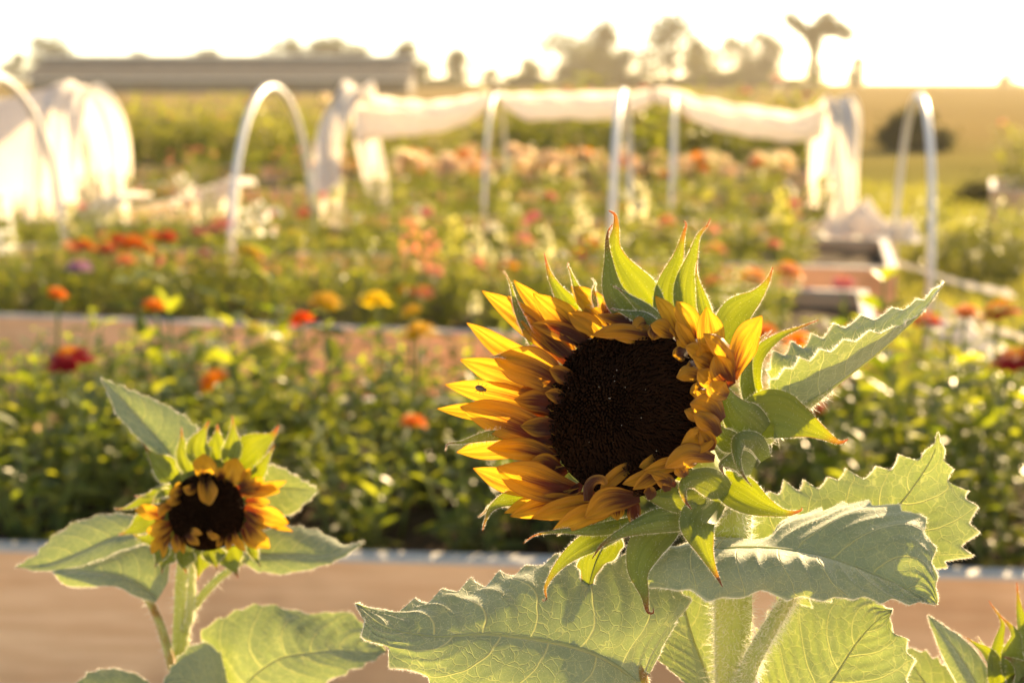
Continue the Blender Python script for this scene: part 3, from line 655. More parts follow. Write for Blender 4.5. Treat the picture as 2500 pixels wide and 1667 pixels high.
# ---------------------------------------------------------------- left flower (further away)
B2 = 25.0
S1 = D(448, 2050, .95); S1[2] = 0.42
FS = empty('sunflower', S1, 'smaller blurred sunflower with ragged petals standing on the left', 'sunflower')
def rz2(px, py): return .08 * (px - 505) * .0274 * -1 - .12 * (py - 1250) * .0274
NC2 = (-.06, .10, .99)
receptacle(FS, (505, 1245, .3), NC2, .0255, (462, 1365, 3.0), B2)
disc(FS, (503, 1248, 0), NC2, .0262, B2, nfl=520, fl=.0035, pollen=0)
PT2 = [
 ((500, 1172), (497, 1107), 58, 0, .2, 'petal_y'), ((503, 1160), (513, 1234), 50, 3, 1.1, 'petal_y', .6), ((560, 1185), (578, 1118), 60, 0, .2, 'petal_y'),
 ((588, 1188), (610, 1142), 26, 0, .2, 'petal_y'), ((578, 1192), (645, 1168), 34, 6, .3, 'petal'), ((582, 1200), (700, 1174), 28, 6, .2, 'petal_y'), ((585, 1205), (684, 1200), 38, -10, .4, 'petal'),
 ((598, 1238), (705, 1277), 50, 0, .5, 'petal'), ((610, 1262), (716, 1297), 18, 0, .1, 'petal_y'), ((598, 1275), (659, 1338), 42, 4, .5, 'petal'), ((590, 1288), (631, 1341), 26, 4, .3, 'petal'),
 ((562, 1300), (555, 1343), 20, 0, .5, 'petal'), ((572, 1295), (580, 1330), 16, 0, .5), ((545, 1305), (530, 1336), 16, 0, .5), ((450, 1300), (487, 1330), 24, 0, .9), ((460, 1292), (494, 1303), 18, 0, 1.0, 'petal_y'),
 ((505, 1306), (537, 1312), 18, 0, 1.0, 'petal_y'), ((510, 1290), (516, 1312), 14, 0, 1.0), ((413, 1300), (397, 1363), 20, 4, .3), ((430, 1302), (429, 1350), 26, 0, .4), ((408, 1300), (370, 1352), 28, 4, .2, 'petal_y'),
 ((418, 1276), (357, 1298), 40, -4, .5, 'petal'), ((402, 1262), (329, 1245), 38, 4, .1), ((424, 1232), (388, 1262), 24, 8, .9, 'petal_y', -.6), ((452, 1200), (412, 1212), 24, 6, .6), ((445, 1215), (404, 1224), 24, -4, .7, 'petal_y'),
 ((478, 1178), (446, 1190), 26, -12, .8, 'petal'), ((440, 1190), (428, 1180), 22, 0, .4), ((540, 1178), (536, 1140), 26, 0, .3, 'petal_d'), ((600, 1220), (660, 1225), 26, 0, .3), ((560, 1300), (600, 1345), 22, 0, .2),
 ((418, 1290), (380, 1325), 26, 0, .2, 'petal'), ((440, 1306), (448, 1352), 18, 0, .3), ((600, 1250), (650, 1290), 34, 0, .3, 'petal_d'),
]
petals(FS, PT2, rz2, B2, nv=26, nu=4)
BR2 = [
 ([(425, 1165, 1.5), (395, 1135, 1.2), (362, 1100, 1.1), (352, 1084, 1)], 66), ([(462, 1150, 1.2), (448, 1110, 1), (444, 1070, 1), (443, 1042, 1)], 44),
 ([(492, 1125, 1.0), (482, 1092, .9), (495, 1058, .9), (511, 1026, .9)], 62), ([(535, 1120, 1.2), (530, 1085, 1.1), (531, 1034, 1)], 58),
 ([(560, 1130, 1.0), (568, 1080, .8), (569, 1040, .8), (567, 1013, .8)], 48), ([(585, 1130, 1.4), (625, 1090, 1.4), (665, 1062, 1.5), (681, 1038, 1.5)], 92),
 ([(615, 1175, .8), (640, 1140, .6), (658, 1108, .6), (671, 1085, .6)], 34), ([(390, 1215, 1.2), (350, 1222, .9), (310, 1240, .8), (278, 1242, .8)], 26),
 ([(420, 1190, 1.0), (385, 1200, .8), (350, 1212, .8), (326, 1210, .8)], 24), ([(415, 1200, .6), (395, 1205, .5), (370, 1225, .5)], 20),
 ([(400, 1330, 1.0), (388, 1362, .7), (377, 1386, .7)], 42), ([(500, 1340, 1.4), (490, 1378, 1.2), (482, 1416, 1.2)], 56), ([(560, 1335, .8), (565, 1370, .5), (582, 1410, .5)], 70),
 ([(610, 1330, .8), (622, 1356, .6), (637, 1386, .6)], 26), ([(370, 1260, 1.2), (330, 1290, 1), (288, 1306, 1)], 52), ([(420, 1340, 1.3), (400, 1370, 1.2), (395, 1400, 1.2)], 50),
 ([(455, 1345, 1.2), (450, 1380, .6), (455, 1400, .6)], 50), ([(400, 1310, 1.2), (350, 1315, 1), (318, 1300, 1)], 36), ([(520, 1340, .6), (525, 1370, .3), (530, 1390, .3)], 60),
]
for i, (p, w) in enumerate(BR2):
    blade('bract', FS, p, w, B2, prof=PROF_B, mats=[M['bract'], M['hair']], seed=i + 90, nv=30, nu=5, cup=.35, hair=.4, hl=.0025, wav=.05)
kw2 = dict(base=B2, nv=90, nu=10, surf=500, hair=.28, hl=.0022, midw=.0007)
leaf('leaf', FS, [(435, 1135, 2.5), (400, 1085, 2.4), (342, 1022, 2.2), (300, 975, 1.8), (245, 922, 1.5)],
     [(420, 1145, 2.2), (370, 1100, 1.8), (330, 1060, 1.5), (284, 1005, 1.2), (265, 960, 1.3), (245, 922, 1.5)],
     [(460, 1130, 2.8), (485, 1080, 3.2), (478, 1045, 3.4), (440, 1010, 3.2), (395, 985, 2.9), (342, 962, 2.4), (290, 942, 1.9), (245, 922, 1.5)], nt_=(6, 9), tooth=.05, seed=41, sag=(.2, .12), **kw2)
leaf('leaf', FS, [(610, 1190, 3), (660, 1190, 3), (720, 1192, 2.8), (778, 1198, 2.5)], [(610, 1160, 3.2), (650, 1135, 3.4), (690, 1145, 3.2), (730, 1168, 2.9), (778, 1198, 2.5)],
     [(610, 1220, 2.6), (650, 1250, 2.3), (704, 1258, 2.2), (740, 1232, 2.3), (778, 1198, 2.5)], nt_=(7, 4), tooth=.05, seed=42, **kw2)
l = leaf('leaf', FS, [(590, 1345, 2), (650, 1350, 1.8), (720, 1350, 1.5), (800, 1352, 1.4), (850, 1340, 1.6), (890, 1320, 1.8)],
     [(595, 1325, 2.4), (640, 1296, 3), (700, 1285, 3.2), (745, 1288, 3.1), (793, 1303, 2.8), (845, 1330, 2.2), (890, 1320, 1.8)],
     [(590, 1370, 1.6), (630, 1392, 1.0), (700, 1398, .6), (760, 1388, .6), (820, 1368, .9), (860, 1345, 1.3), (890, 1320, 1.8)], nt_=(8, 6), tooth=.06, seed=43, sag=(.15, .25), **kw2)
petiole(l, [(452, 1540, 3), (470, 1490, 2.8), (520, 1425, 2.4), (563, 1390, 2.1), (620, 1352, 1.9)], [.0032, .0028, .0024, .0012], B2, 500)
leaf('leaf', FS, [(345, 1300, 2.2), (280, 1310, 2), (200, 1345, 1.6), (120, 1375, 1.3), (37, 1383, 1.1)],
     [(345, 1275, 2.6), (313, 1256, 3), (235, 1260, 3), (171, 1284, 2.6), (122, 1318, 2.1), (90, 1352, 1.6), (37, 1383, 1.1)],
     [(350, 1325, 1.8), (290, 1345, 1.2), (220, 1372, .8), (140, 1392, .8), (80, 1390, 1), (37, 1383, 1.1)], nt_=(7, 4), tooth=.06, seed=44, sag=(.2, .2), **kw2)
l = leaf('leaf', FS, [(385, 1462, 1.5), (340, 1425, 1.2), (270, 1400, .9), (190, 1392, .7), (127, 1394, .6)],
     [(410, 1420, 2.0), (410, 1360, 2.4), (370, 1328, 2.6), (300, 1345, 2.2), (230, 1368, 1.5), (127, 1394, .6)],
     [(378, 1470, 1.2), (335, 1455, .6), (280, 1430, .2), (220, 1432, 0), (161, 1426, .2), (127, 1394, .6)], nt_=(4, 3), tooth=.03, seed=45, sag=(.2, .45), **kw2)
petiole(l, [(430, 1660, 2.4), (408, 1580, 2.0), (380, 1500, 1.6), (350, 1450, 1.3), (300, 1412, 1.0)], [.0034, .003, .0026, .001], B2, 500, mat_='stem_red')
l = leaf('leaf', FS, [(577, 1700, 2), (625, 1645, 1.7), (685, 1606, 1.4), (760, 1592, 1.2), (832, 1585, 1.2), (890, 1590, 1.3), (944, 1590, 1.5)],
     [(540, 1690, 2.6), (500, 1600, 3.2), (494, 1541, 3.6), (553, 1502, 3.8), (612, 1480, 3.8), (660, 1476, 3.6), (724, 1492, 3.3), (783, 1497, 3.0), (832, 1492, 2.7), (881, 1515, 2.3), (944, 1590, 1.5)],
     [(600, 1740, 1.6), (680, 1730, .6), (770, 1680, .2), (832, 1645, .2), (890, 1620, .6), (944, 1590, 1.5)], nt_=(12, 8), tooth=.04, seed=46, sag=(.12, .3), quilt=.04, **kw2)
l = leaf('leaf', FS, [(560, 1750, .8), (500, 1690, .4), (450, 1660, 0), (396, 1672, -.4)], [(560, 1700, 1.2), (548, 1632, 1.4), (530, 1586, 1.4), (489, 1568, 1.0), (440, 1600, .4), (396, 1672, -.4)],
     [(550, 1780, .4), (480, 1760, -.2), (430, 1720, -.5), (396, 1672, -.4)], nt_=(8, 6), tooth=.05, seed=47, **kw2)
l = leaf('leaf', FS, [(400, 1760, 1), (330, 1710, .8), (260, 1690, .5), (185, 1668, .2)], [(400, 1720, 1.4), (350, 1655, 1.8), (274, 1632, 1.6), (225, 1640, 1), (185, 1668, .2)],
     [(390, 1800, .6), (320, 1780, 0), (240, 1740, -.2), (185, 1668, .2)], nt_=(7, 6), tooth=.05, seed=48, **kw2)
stem_mesh('stem', FS, [(463, 1340, 2.6), (452, 1400, 3.2), (446, 1480, 3.3), (440, 1600, 3.4), (440, 1760, 3.5), (446, 2200, 3.6)], [.0062, .0056, .006, .0064, .007, .008], B2, 2600, .005)
stem_mesh('side_shoot', FS, [(462, 1520, 2.4), (468, 1440, 1.9), (470, 1372, 1.6)], [.003, .0028, .0018], B2, 700, .004)

# ---------------------------------------------------------------- young bud plant at the right corner
B3 = 13.0
S2 = D(2460, 2200, .84); S2[2] = 0.42
FB = empty('sunflower', S2, 'young unopened sunflower bud with pointed leaves in the bottom right corner', 'sunflower')
kw3 = dict(base=B3, nv=80, nu=9, surf=500, hair=.7, hl=.0018, midw=.0006)
leaf('leaf', FB, [(2420, 1760, .5), (2380, 1660, 0), (2330, 1580, -.3), (2290, 1530, -.3), (2264, 1500, -.2)], [(2440, 1740, 1), (2420, 1650, .8), (2370, 1575, .4), (2310, 1530, 0), (2264, 1500, -.2)],
     [(2395, 1780, 0), (2350, 1690, -.6), (2310, 1620, -.8), (2285, 1560, -.6), (2264, 1500, -.2)], nt_=(4, 4), tooth=.03, seed=61, sag=(.1, .3), **kw3)
leaf('leaf', FB, [(2380, 1800, 2), (2300, 1720, 2), (2240, 1640, 2.2), (2200, 1580, 2.4)], [(2400, 1760, 2.2), (2370, 1680, 2.4), (2300, 1620, 2.5), (2250, 1590, 2.6), (2200, 1580, 2.4)],
     [(2340, 1820, 1.6), (2250, 1790, 1.2), (2190, 1700, 1.6), (2180, 1620, 2.1), (2200, 1580, 2.4)], nt_=(10, 8), tooth=.07, seed=62, **kw3)
leaf('leaf', FB, [(2470, 1640, 0), (2500, 1560, -.2), (2530, 1500, -.2), (2560, 1450, 0)], [(2450, 1620, .4), (2468, 1560, .6), (2500, 1510, .5), (2560, 1450, 0)], [(2500, 1650, -.6), (2540, 1590, -.8), (2570, 1520, -.6), (2560, 1450, 0)], nt_=(4, 4), tooth=.03, seed=63, **kw3)
for i, (p, w) in enumerate((([(2440, 1700, 0), (2430, 1620, -.4), (2440, 1560, -.4), (2448, 1520, -.3), (2422, 1478, -.3), (2413, 1465, -.3)], 44), ([(2440, 1640, 0), (2410, 1590, -.5), (2380, 1570, -.5), (2352, 1552, -.5)], 34), ([(2430, 1620, .4), (2405, 1585, 0), (2385, 1550, 0)], 18),
        ([(2480, 1660, 0), (2470, 1600, -.6), (2480, 1550, -.8), (2440, 1500, -.6)], 60), ([(2520, 1690, 0), (2500, 1640, -.8), (2470, 1610, -1), (2450, 1602, -1)], 70), ([(2500, 1760, 0), (2470, 1700, -.9), (2440, 1690, -1.1), (2410, 1720, -1)], 70), ([(2540, 1640, 0), (2510, 1560, -.4), (2490, 1490, -.2), (2482, 1420, 0)], 56))):
    blade('bract', FB, p, w, B3, prof=PROF_B, mats=[M['bract'], M['hair']], seed=i + 140, nv=30, nu=5, cup=.4, hair=.5, hl=.0022)
mb = MB(); c = F([(2520, 1690, .5)], B3)[0]
for k in range(1): mb.tube([c + np.array([0, 0, -.02 + .04 * t]) for t in np.linspace(0, 1, 9)], [.004, .013, .018, .0205, .021, .020, .017, .011, .002], 18, 0, ridge=.04, nr=7)
mb.build('bud', [M['bract']], FB)
stem_mesh('stem', FB, [(2520, 1740, .5), (2510, 1850, .6), (2500, 2300, .8)], [.005, .006, .008], B3, 800, .004)

# ---------------------------------------------------------------- beetle on a petal
bp = D(1172, 948, .7 + (rimdz(1172, 948) * .75 - .75) / 100)
BT = empty('beetle', bp, 'tiny black spotted beetle on the orange petal left of the dark disc', 'beetle')
M['shell'] = simple('beetle_shell', (.02, .012, .008), .25, .6, (.16, .07, .02), 900)
ex = nrm(D(1188, 953, .7) - D(1172, 948, .7)); ez = nrm(C0 - bp); ey = np.cross(ez, ex)
def ell(mb, c, a, b, h, n=12, m=8, mi=0):
    V = []; 
    for i in range(m + 1):
        th = math.pi * i / m
        for k in range(n):
            ph = 2 * math.pi * k / n; V.append(c + ex * a * math.cos(th) + ey * b * math.sin(th) * math.cos(ph) + ez * h * math.sin(th) * math.sin(ph))
    mb.add(V, [(i * n + k, i * n + (k + 1) % n, (i + 1) * n + (k + 1) % n, (i + 1) * n + k) for i in range(m) for k in range(n)], mi)
b_ = MB(); ell(b_, bp, .0026, .0016, .0013); b_.build('abdomen', M['shell'], BT)
b_ = MB(); ell(b_, bp + ex * .0027, .0008, .0009, .0007); b_.build('head', M['shell'], BT)
for s in (-1, 1):
    for q in (-.0012, .0004, .0018):
        b_ = MB(); b_.tube([bp + ex * q + ey * s * .001, bp + ex * (q * 1.3) + ey * s * .0022 + ez * .0004, bp + ex * (q * 1.6) + ey * s * .0028 - ez * .0008], .00011, 5); b_.build('leg', M['shell'], BT)
# ================================================================ the garden
ZT = 0.45      # top of the bed boards
ZS = 0.38      # soil
M['wood'] = wood_mat('bed_board', (.66, .34, .17), (.88, .55, .32))
M['wood_end'] = wood_mat('bed_end_board', (.32, .19, .12), (.48, .31, .20), 1)
M['cap'] = simple('skylit_cap', (.36, .34, .32), .6, .4, (.52, .50, .47), 9, .3)  # pale grey of the sky-lit board tops put into the colour
M['soil'] = simple('soil_dark', (.030, .020, .013), .95, .1, (.075, .05, .03), 60, .8, .01)
M['pipe'] = simple('hoop_pipe', (.62, .61, .58), .32, .5, (.72, .71, .68), 3)
M['cloth'] = simple('row_cover', (.70, .68, .65), .7, .2, (.80, .78, .75), 7, .5, .02, trans=(.82, .74, .64), tf=.5)
M['metal'] = simple('barn_metal', (.055, .05, .045), .7, .15, (.11, .10, .09), .8)
M['bark'] = simple('bark', (.07, .05, .035), .9, .1, (.13, .10, .07), 8, .5, .02)
M['hose'] = simple('white_hose', (.72, .70, .66), .3, .6)

# ground
def ground():
    mb = MB(); xs = np.concatenate([-np.geomspace(900, 3, 34), np.linspace(-2, 2, 5), np.geomspace(3, 900, 34)]); ys = np.concatenate([[-30, -10, -3, 0], np.geomspace(1.5, 900, 60)])
    V = []
    for y in ys:
        for x in xs:
            r = math.hypot(x, y); z = 0.0
            k = min(1, max(0, (r - 60) / 120)); z += 1.1 * k * k * (3 - 2 * k) + .35 * k * math.sin(x * .021 + .5) * math.cos(y * .017)
            V.append((x, y, z))
    n = len(xs); f = [(j * n + i, j * n + i + 1, (j + 1) * n + i + 1, (j + 1) * n + i) for j in range(len(ys) - 1) for i in range(n - 1)]
    mb.add(V, f)
    m, nt, out = mat('field_grass'); oc = objco(nt)
    n1 = noise(nt, oc, .35, 4); n2 = noise(nt, oc, 3.5, 5); n3 = noise(nt, oc, .03, 3)
    c = mixc(nt, n2, (.07, .08, .02), (.15, .14, .04)); c = mixc(nt, sstep(nt, n1, .35, .65), c, (.17, .16, .045))
    # straw-coloured far pasture
    ge = nt.nodes.new('ShaderNodeSeparateXYZ'); nt.links.new(oc, ge.inputs[0])
    c = mixc(nt, sstep(nt, ge.outputs[1], 12, 40), c, mixc(nt, n3, (.15, .11, .045), (.21, .155, .065)))
    c = mixc(nt, sstep(nt, ge.outputs[1], 2.6, 3.9), mixc(nt, n2, (.46, .33, .20), (.62, .48, .31)), c)   # unseen tan ground near the camera, added to bounce warm fill light
    p = nt.nodes.new('ShaderNodeBsdfPrincipled'); nt.links.new(c, p.inputs['Base Color']); p.inputs['Roughness'].default_value = .9
    p.inputs['Specular IOR Level'].default_value = .0
    nt.links.new(bump(nt, n2, 1, .05), p.inputs['Normal']); nt.links.new(p.outputs[0], out.inputs[0])
    o = mb.build('ground', m); tag(o, kind='structure')
ground()
def grass():
    V = []; n = 60000
    m = foliage_mat('grass_blade', (.09, .12, .02), (.20, .19, .06), (.20, .23, .015), (.42, .36, .07), .5, .3, .6)
    y = np.exp(rng.uniform(math.log(3.8), math.log(18), n)); x = (rng.uniform(-.62, .55, n)) * y + rng.normal(size=n) * .3
    s = .013 * (y / 4) ** .8; h = s * rng.uniform(1.2, 3.4, n); a = rng.uniform(0, 3.14, n)
    P = np.stack([x, y, np.zeros(n)], -1); S = np.stack([np.cos(a), np.sin(a), 0 * a], -1) * (s * .22)[:, None]
    Tp = P + np.stack([rng.normal(size=n) * s, rng.normal(size=n) * s, h], -1)
    VV = np.stack([P - S, P + S, Tp], 1).reshape(-1, 3); i = np.arange(n) * 3
    mb = MB(); mb.add(VV, np.stack([i, i + 1, i + 2], -1).tolist()); o = mb.build('grass', m, smooth=False); tag(o, 'short sunlit grass around the raised beds', 'grass', kind='stuff')
grass()

# raised beds: front line through two photo points of the board top
BEDS = {}
def bed(key, p0, p1, depth, label, x0px=None, x1px=None, th=.034, hgt=ZT - .009):
    a = G(*p0, ZT); b = G(*p1, ZT); u = (b - a) / np.linalg.norm(b - a); v = np.array([-u[1], u[0], 0])
    # extend to the requested ends
    L = np.linalg.norm(b - a); o0 = a
    root = empty('raised_bed', (a[0], a[1], 0), label, 'raised bed', 'raised wooden flower beds')
    Mx = np.eye(4); Mx[:3, 0] = u; Mx[:3, 1] = v; Mx[:3, 2] = (0, 0, 1); Mx[:3, 3] = (a[0], a[1], 0)
    def loc(bm, name, m, lab=None):
        o = bm.build(name, m, None, smooth=False, label=lab); o.parent = root
        o.rotation_euler = (0, 0, math.atan2(u[1], u[0])); return o
    W_ = depth
    def plank(x0, x1, y0, y1, name, m):
        mb = MB(); cut = .17
        mb.box((x0, y0, .002), (x1, y1, cut)); mb.box((x0, y0 + .001, cut + .003), (x1, y1 - .001, hgt - .001))
        return loc(mb, name, m)
    plank(0, L, 0, th, 'front_board', M['wood']); plank(0, L, W_ - th, W_, 'back_board', M['wood'])
    plank(.002, th, th + .001, W_ - th - .001, 'end_board', M['wood_end']); plank(L - th, L - .002, th + .001, W_ - th - .001, 'end_board', M['wood_end'])
    mb = MB(); c0 = hgt
    mb.box((-.006, -.004, c0 + .001), (L + .006, th + .004, c0 + .009)); mb.box((-.006, W_ - th - .004, c0 + .001), (L + .006, W_ + .004, c0 + .009))
    mb.box((-.006, th + .006, c0 + .001), (th + .004, W_ - th - .006, c0 + .008)); mb.box((L - th - .004, th + .006, c0 + .001), (L + .006, W_ - th - .006, c0 + .008))
    loc(mb, 'cap_board', M['cap'])
    mb = MB(); nx, ny = max(8, int(L / .1)), 12
    V = [(th + (L - 2 * th) * i / nx, th + (W_ - 2 * th) * j / ny, ZS + random.uniform(-.012, .014)) for j in range(ny + 1) for i in range(nx + 1)]
    mb.add(V, [(j * (nx + 1) + i, j * (nx + 1) + i + 1, (j + 1) * (nx + 1) + i + 1, (j + 1) * (nx + 1) + i) for j in range(ny) for i in range(nx)])
    o = loc(mb, 'soil', M['soil'])
    BEDS[key] = (a, u, v, L, W_, root)
    return root
bed(1, (-500, 1321), (3000, 1419), 1.25, 'nearest raised wooden bed crossing the whole picture behind the sunflowers')
bed(2, (-500, 750), (2150, 846), 1.25, 'second raised bed from the front, its pale board behind the big bushy bed')
bed(3, (-420, 586), (2190, 655), 1.25, 'third raised bed with white hoops, its corner showing right of the large sunflower')
bed(4, (800, 520), (2085, 546), 1.2, 'raised bed under the tied-up white row cover')
bed(5, (-700, 490), (318, 508), 1.2, 'brown raised bed under the white tunnel on the left')
bed(6, (330, 458), (1950, 474), 1.3, 'far raised bed of peach flowers behind the covered bed')
bed(7, (-200, 400), (2000, 415), 1.4, 'farthest garden bed with tall bushes below the barn')
bed(8, (2420, 455), (2900, 465), 1.3, 'far wooden bed at the right edge of the picture', hgt=.42)

# ---------------------------------------------------------------- plants
FM = {
 'near': foliage_mat('zinnia_leaf', (.022, .052, .014), (.085, .125, .034), (.13, .21, .012), (.52, .53, .05)),
 'mid': foliage_mat('snapdragon_leaf', (.032, .062, .018), (.105, .135, .04), (.17, .25, .015), (.60, .57, .06)),
 'far': foliage_mat('yellow_green_leaf', (.06, .09, .022), (.14, .16, .055), (.25, .30, .02), (.58, .54, .08)),
 'dark': foliage_mat('dark_green_leaf', (.024, .046, .014), (.08, .10, .028), (.14, .2, .012), (.50, .48, .05)),
 'pale': foliage_mat('silvery_leaf', (.10, .13, .07), (.2, .22, .12), (.3, .36, .08), (.55, .55, .2)),
}
M['gstem'] = simple('green_stem', (.09, .13, .03), .5, .3, (.16, .2, .06), 30, trans=(.3, .38, .05), tf=.25)
def leaf_at(mb, p, d, up, L, W):
    """folded oval leaf of six faces from p along d"""
    d = d / np.linalg.norm(d); s = np.cross(d, up); s /= np.linalg.norm(s) + 1e-9; n = np.cross(s, d)
    dr = random.uniform(-.25, .05)
    P = lambda a, b, c: p + d * L * a + s * W * b + n * L * c
    V = [P(0, 0, 0), P(.35, .5, .07), P(.35, -.5, .07), P(.4, 0, 0), P(.75, .36, dr * .5 + .05), P(.75, -.36, dr * .5 + .05), P(.75, 0, dr * .5), P(1, 0, dr)]
    mb.add(V, [(0, 3, 1), (0, 2, 3), (3, 6, 4, 1), (3, 2, 5, 6), (6, 7, 4), (6, 5, 7)])
def foliage_mesh(h, spread, ns, LL, WW, node, seed, top=True):
    random.seed(seed); mb = MB(); st = MB(); tips = []
    for k in range(ns):
        a = random.uniform(0, 6.28); r0 = random.uniform(0, spread * .35); hh = h * random.uniform(.6, 1.05)
        b = np.array([r0 * math.cos(a), r0 * math.sin(a), 0]); e = b + np.array([math.cos(a) * spread * random.uniform(.1, .75), math.sin(a) * spread * random.uniform(.1, .75), hh])
        md = (b + e) / 2 + np.array([random.gauss(0, .02), random.gauss(0, .02), .02])
        nn = max(3, int(hh / node)); pts = [(1 - t) ** 2 * b + 2 * t * (1 - t) * md + t * t * e for t in np.linspace(0, 1, nn + 1)]
        st.tube(pts, np.linspace(.0035, .0018, nn + 1), 4, 1, cap=False)
        pa = random.uniform(0, 3.14)
        for i in range(1, nn + 1):
            pa += 1.4 + random.gauss(0, .2); q = 1 - .35 * i / nn
            for sgn in (0, math.pi):
                z = random.uniform(.0, .8) - (.25 if i < nn * .5 else 0)
                d = np.array([math.cos(pa + sgn), math.sin(pa + sgn), z]); leaf_at(mb, pts[i], d, np.array([random.gauss(0, .3), random.gauss(0, .3), 1.0]), LL * q * random.uniform(.7, 1.2), WW * q * random.uniform(.8, 1.15))
        tips.append(e)
    for v, f, m_, u_ in ((st.v, st.f, st.m, st.uv),):
        off = mb.n; mb.v += v; mb.f += [tuple(i + off for i in q) for q in f]; mb.m += m_; mb.uv += u_; mb.n += st.n
    return mb, tips
PET = {}
def fl_mat(key, c, t):
    PET[key] = foliage_mat(key + '_flower', tuple(x * .75 for x in c), c, tuple(x * .8 for x in t), t, .5, .2, .5); return PET[key]
fl_mat('red', (.55, .035, .012), (.95, .09, .015)); fl_mat('orange', (.75, .20, .015), (1, .36, .02)); fl_mat('yellow', (.62, .38, .03), (.98, .72, .06))
fl_mat('pink', (.75, .20, .22), (.98, .38, .38)); fl_mat('coral', (.78, .22, .13), (1, .40, .25)); fl_mat('cream', (.68, .62, .38), (.95, .90, .55))
fl_mat('peach', (.88, .62, .40), (1, .86, .62)); fl_mat('crimson', (.30, .012, .025), (.6, .02, .04)); fl_mat('lilac', (.42, .22, .38), (.75, .45, .62)); fl_mat('white', (.78, .76, .70), (.95, .93, .82))
fl_mat('lemon', (.60, .56, .12), (.92, .86, .20))
def zinnia_mesh(r, key, seed, key2=None):
    random.seed(seed); mb = MB(); 
    for lay, (n, rr, z, tl) in enumerate(((15, 1.0, 0, -.12), (13, .82, .12, .10), (10, .58, .22, .35), (7, .34, .30, .7))):
        for k in range(n):
            a = (k + .5 * lay + random.gauss(0, .12)) * 2 * math.pi / n
            d = np.array([math.cos(a), math.sin(a), tl + random.gauss(0, .08)]); d /= np.linalg.norm(d); s = np.array([-math.sin(a), math.cos(a), 0]) * r * rr * .26
            p0 = np.array([0, 0, r * z]) + d * r * .06; L = r * rr * random.uniform(.85, 1.1); n_ = np.cross(s, d); n_ = n_ / np.linalg.norm(n_) * r
            m_ = p0 + d * L * .55 + n_ * .0; t = p0 + d * L - np.array([0, 0, r * .10])
            mb.add([p0, m_ + s, m_ - s, m_ - np.array([0, 0, r * .04]), t + s * .65, t - s * .65, t + d * r * .04], [(0, 3, 1), (0, 2, 3), (3, 6, 4, 1), (3, 2, 5, 6)], 1 if (key2 and lay > 1) else 0)
    c = MB(); 
    V = [(r * .17 * math.cos(k * .785) * q, r * .17 * math.sin(k * .785) * q, r * (.30 + z)) for q, z in ((1, 0), (1.05, .10), (.6, .19)) for k in range(8)]
    mb.add(V, [(i * 8 + k, i * 8 + (k + 1) % 8, (i + 1) * 8 + (k + 1) % 8, (i + 1) * 8 + k) for i in range(2) for k in range(8)] + [tuple(16 + k for k in range(8))], 2)
    mb.add([(r * .2 * math.cos(k * .785), r * .2 * math.sin(k * .785), -r * .02) for k in range(8)] + [(r * .08 * math.cos(k * .785), r * .08 * math.sin(k * .785), -r * .3) for k in range(8)], [(k, (k + 1) % 8, 8 + (k + 1) % 8, 8 + k) for k in range(8)], 3)
    return mb, [PET[key], PET[key2 or key], PET['yellow'], M['gstem']]
def spike_mesh(L, key, seed):
    """snapdragon-like spike of small lipped blossoms"""
    random.seed(seed); mb = MB(); n = 16
    for k in range(n):
        a = k * 2.4 + random.random(); q = k / n; z = L * (q - .5) + random.gauss(0, .006); r = .017 * (1.15 - q * .6) * random.uniform(.7, 1.3)
        c = np.array([math.cos(a) * r * .6, math.sin(a) * r * .6, z]); o = np.array([math.cos(a), math.sin(a), .3]); s = np.array([-math.sin(a), math.cos(a), 0])
        for u in (1, -1):
            mb.add([c, c + s * r * .6 + o * r * .5 * 1, c + o * r * 1.1 + np.array([0, 0, u * r * .7]), c - s * r * .6 + o * r * .5], [(0, 1, 2), (0, 2, 3)])
    mb.tube([(0, 0, -L * .55), (0, 0, L * .5)], .002, 4, 1)
    return mb, [PET[key], M['gstem']]
def proto(mb, name, mats):
    o = mb.build(name, mats, None, smooth=False); me = o.data; bpy.data.objects.remove(o); return me
def link(me, name, parent, loc=(0, 0, 0), rot=(0, 0, 0), s=1.0):
    o = bpy.data.objects.new(name, me); COL.objects.link(o); o.parent = parent; o.location = tuple(float(x) for x in loc); o.rotation_euler = rot; o.scale = (s,) * 3; return o
ZP = {k: [proto(*(lambda q: (q[0], 'flower_head', q[1]))(zinnia_mesh(1.0, k, 5 + j, {'crimson': 'orange'}.get(k)))) for j in range(2)] for k in PET}
SP = {k: [proto(*(lambda q: (q[0], 'flower_spike', q[1]))(spike_mesh(.085, k, 5 + j))) for j in range(2)] for k in ('cream', 'lemon', 'coral', 'pink', 'white', 'red', 'peach')}
FP = {}
for key, args in {'near': (.30, .20, 11, .072, .032, .040), 'mid': (.33, .20, 12, .062, .018, .034), 'far': (.42, .30, 12, .085, .032, .05), 'bush': (.62, .42, 16, .11, .045, .07), 'dark': (.34, .22, 12, .075, .03, .045), 'tall': (.85, .30, 12, .11, .06, .08)}.items():
    FP[key] = []
    for j in range(4):
        mb, tips = foliage_mesh(*args, 100 + j)
        mk = {'near': 'near', 'mid': 'mid', 'far': 'far', 'bush': 'far', 'dark': 'dark', 'tall': 'dark'}[key]
        FP[key].append((proto(mb, 'foliage', [FM[mk], M['gstem']]), tips))
def infront(p, m=160):
    q = CM.T @ (np.array(p) - C0)
    if q[2] > -.3: return False
    x = 1250 + FPX * q[0] / -q[2]; return -m < x < 2500 + m
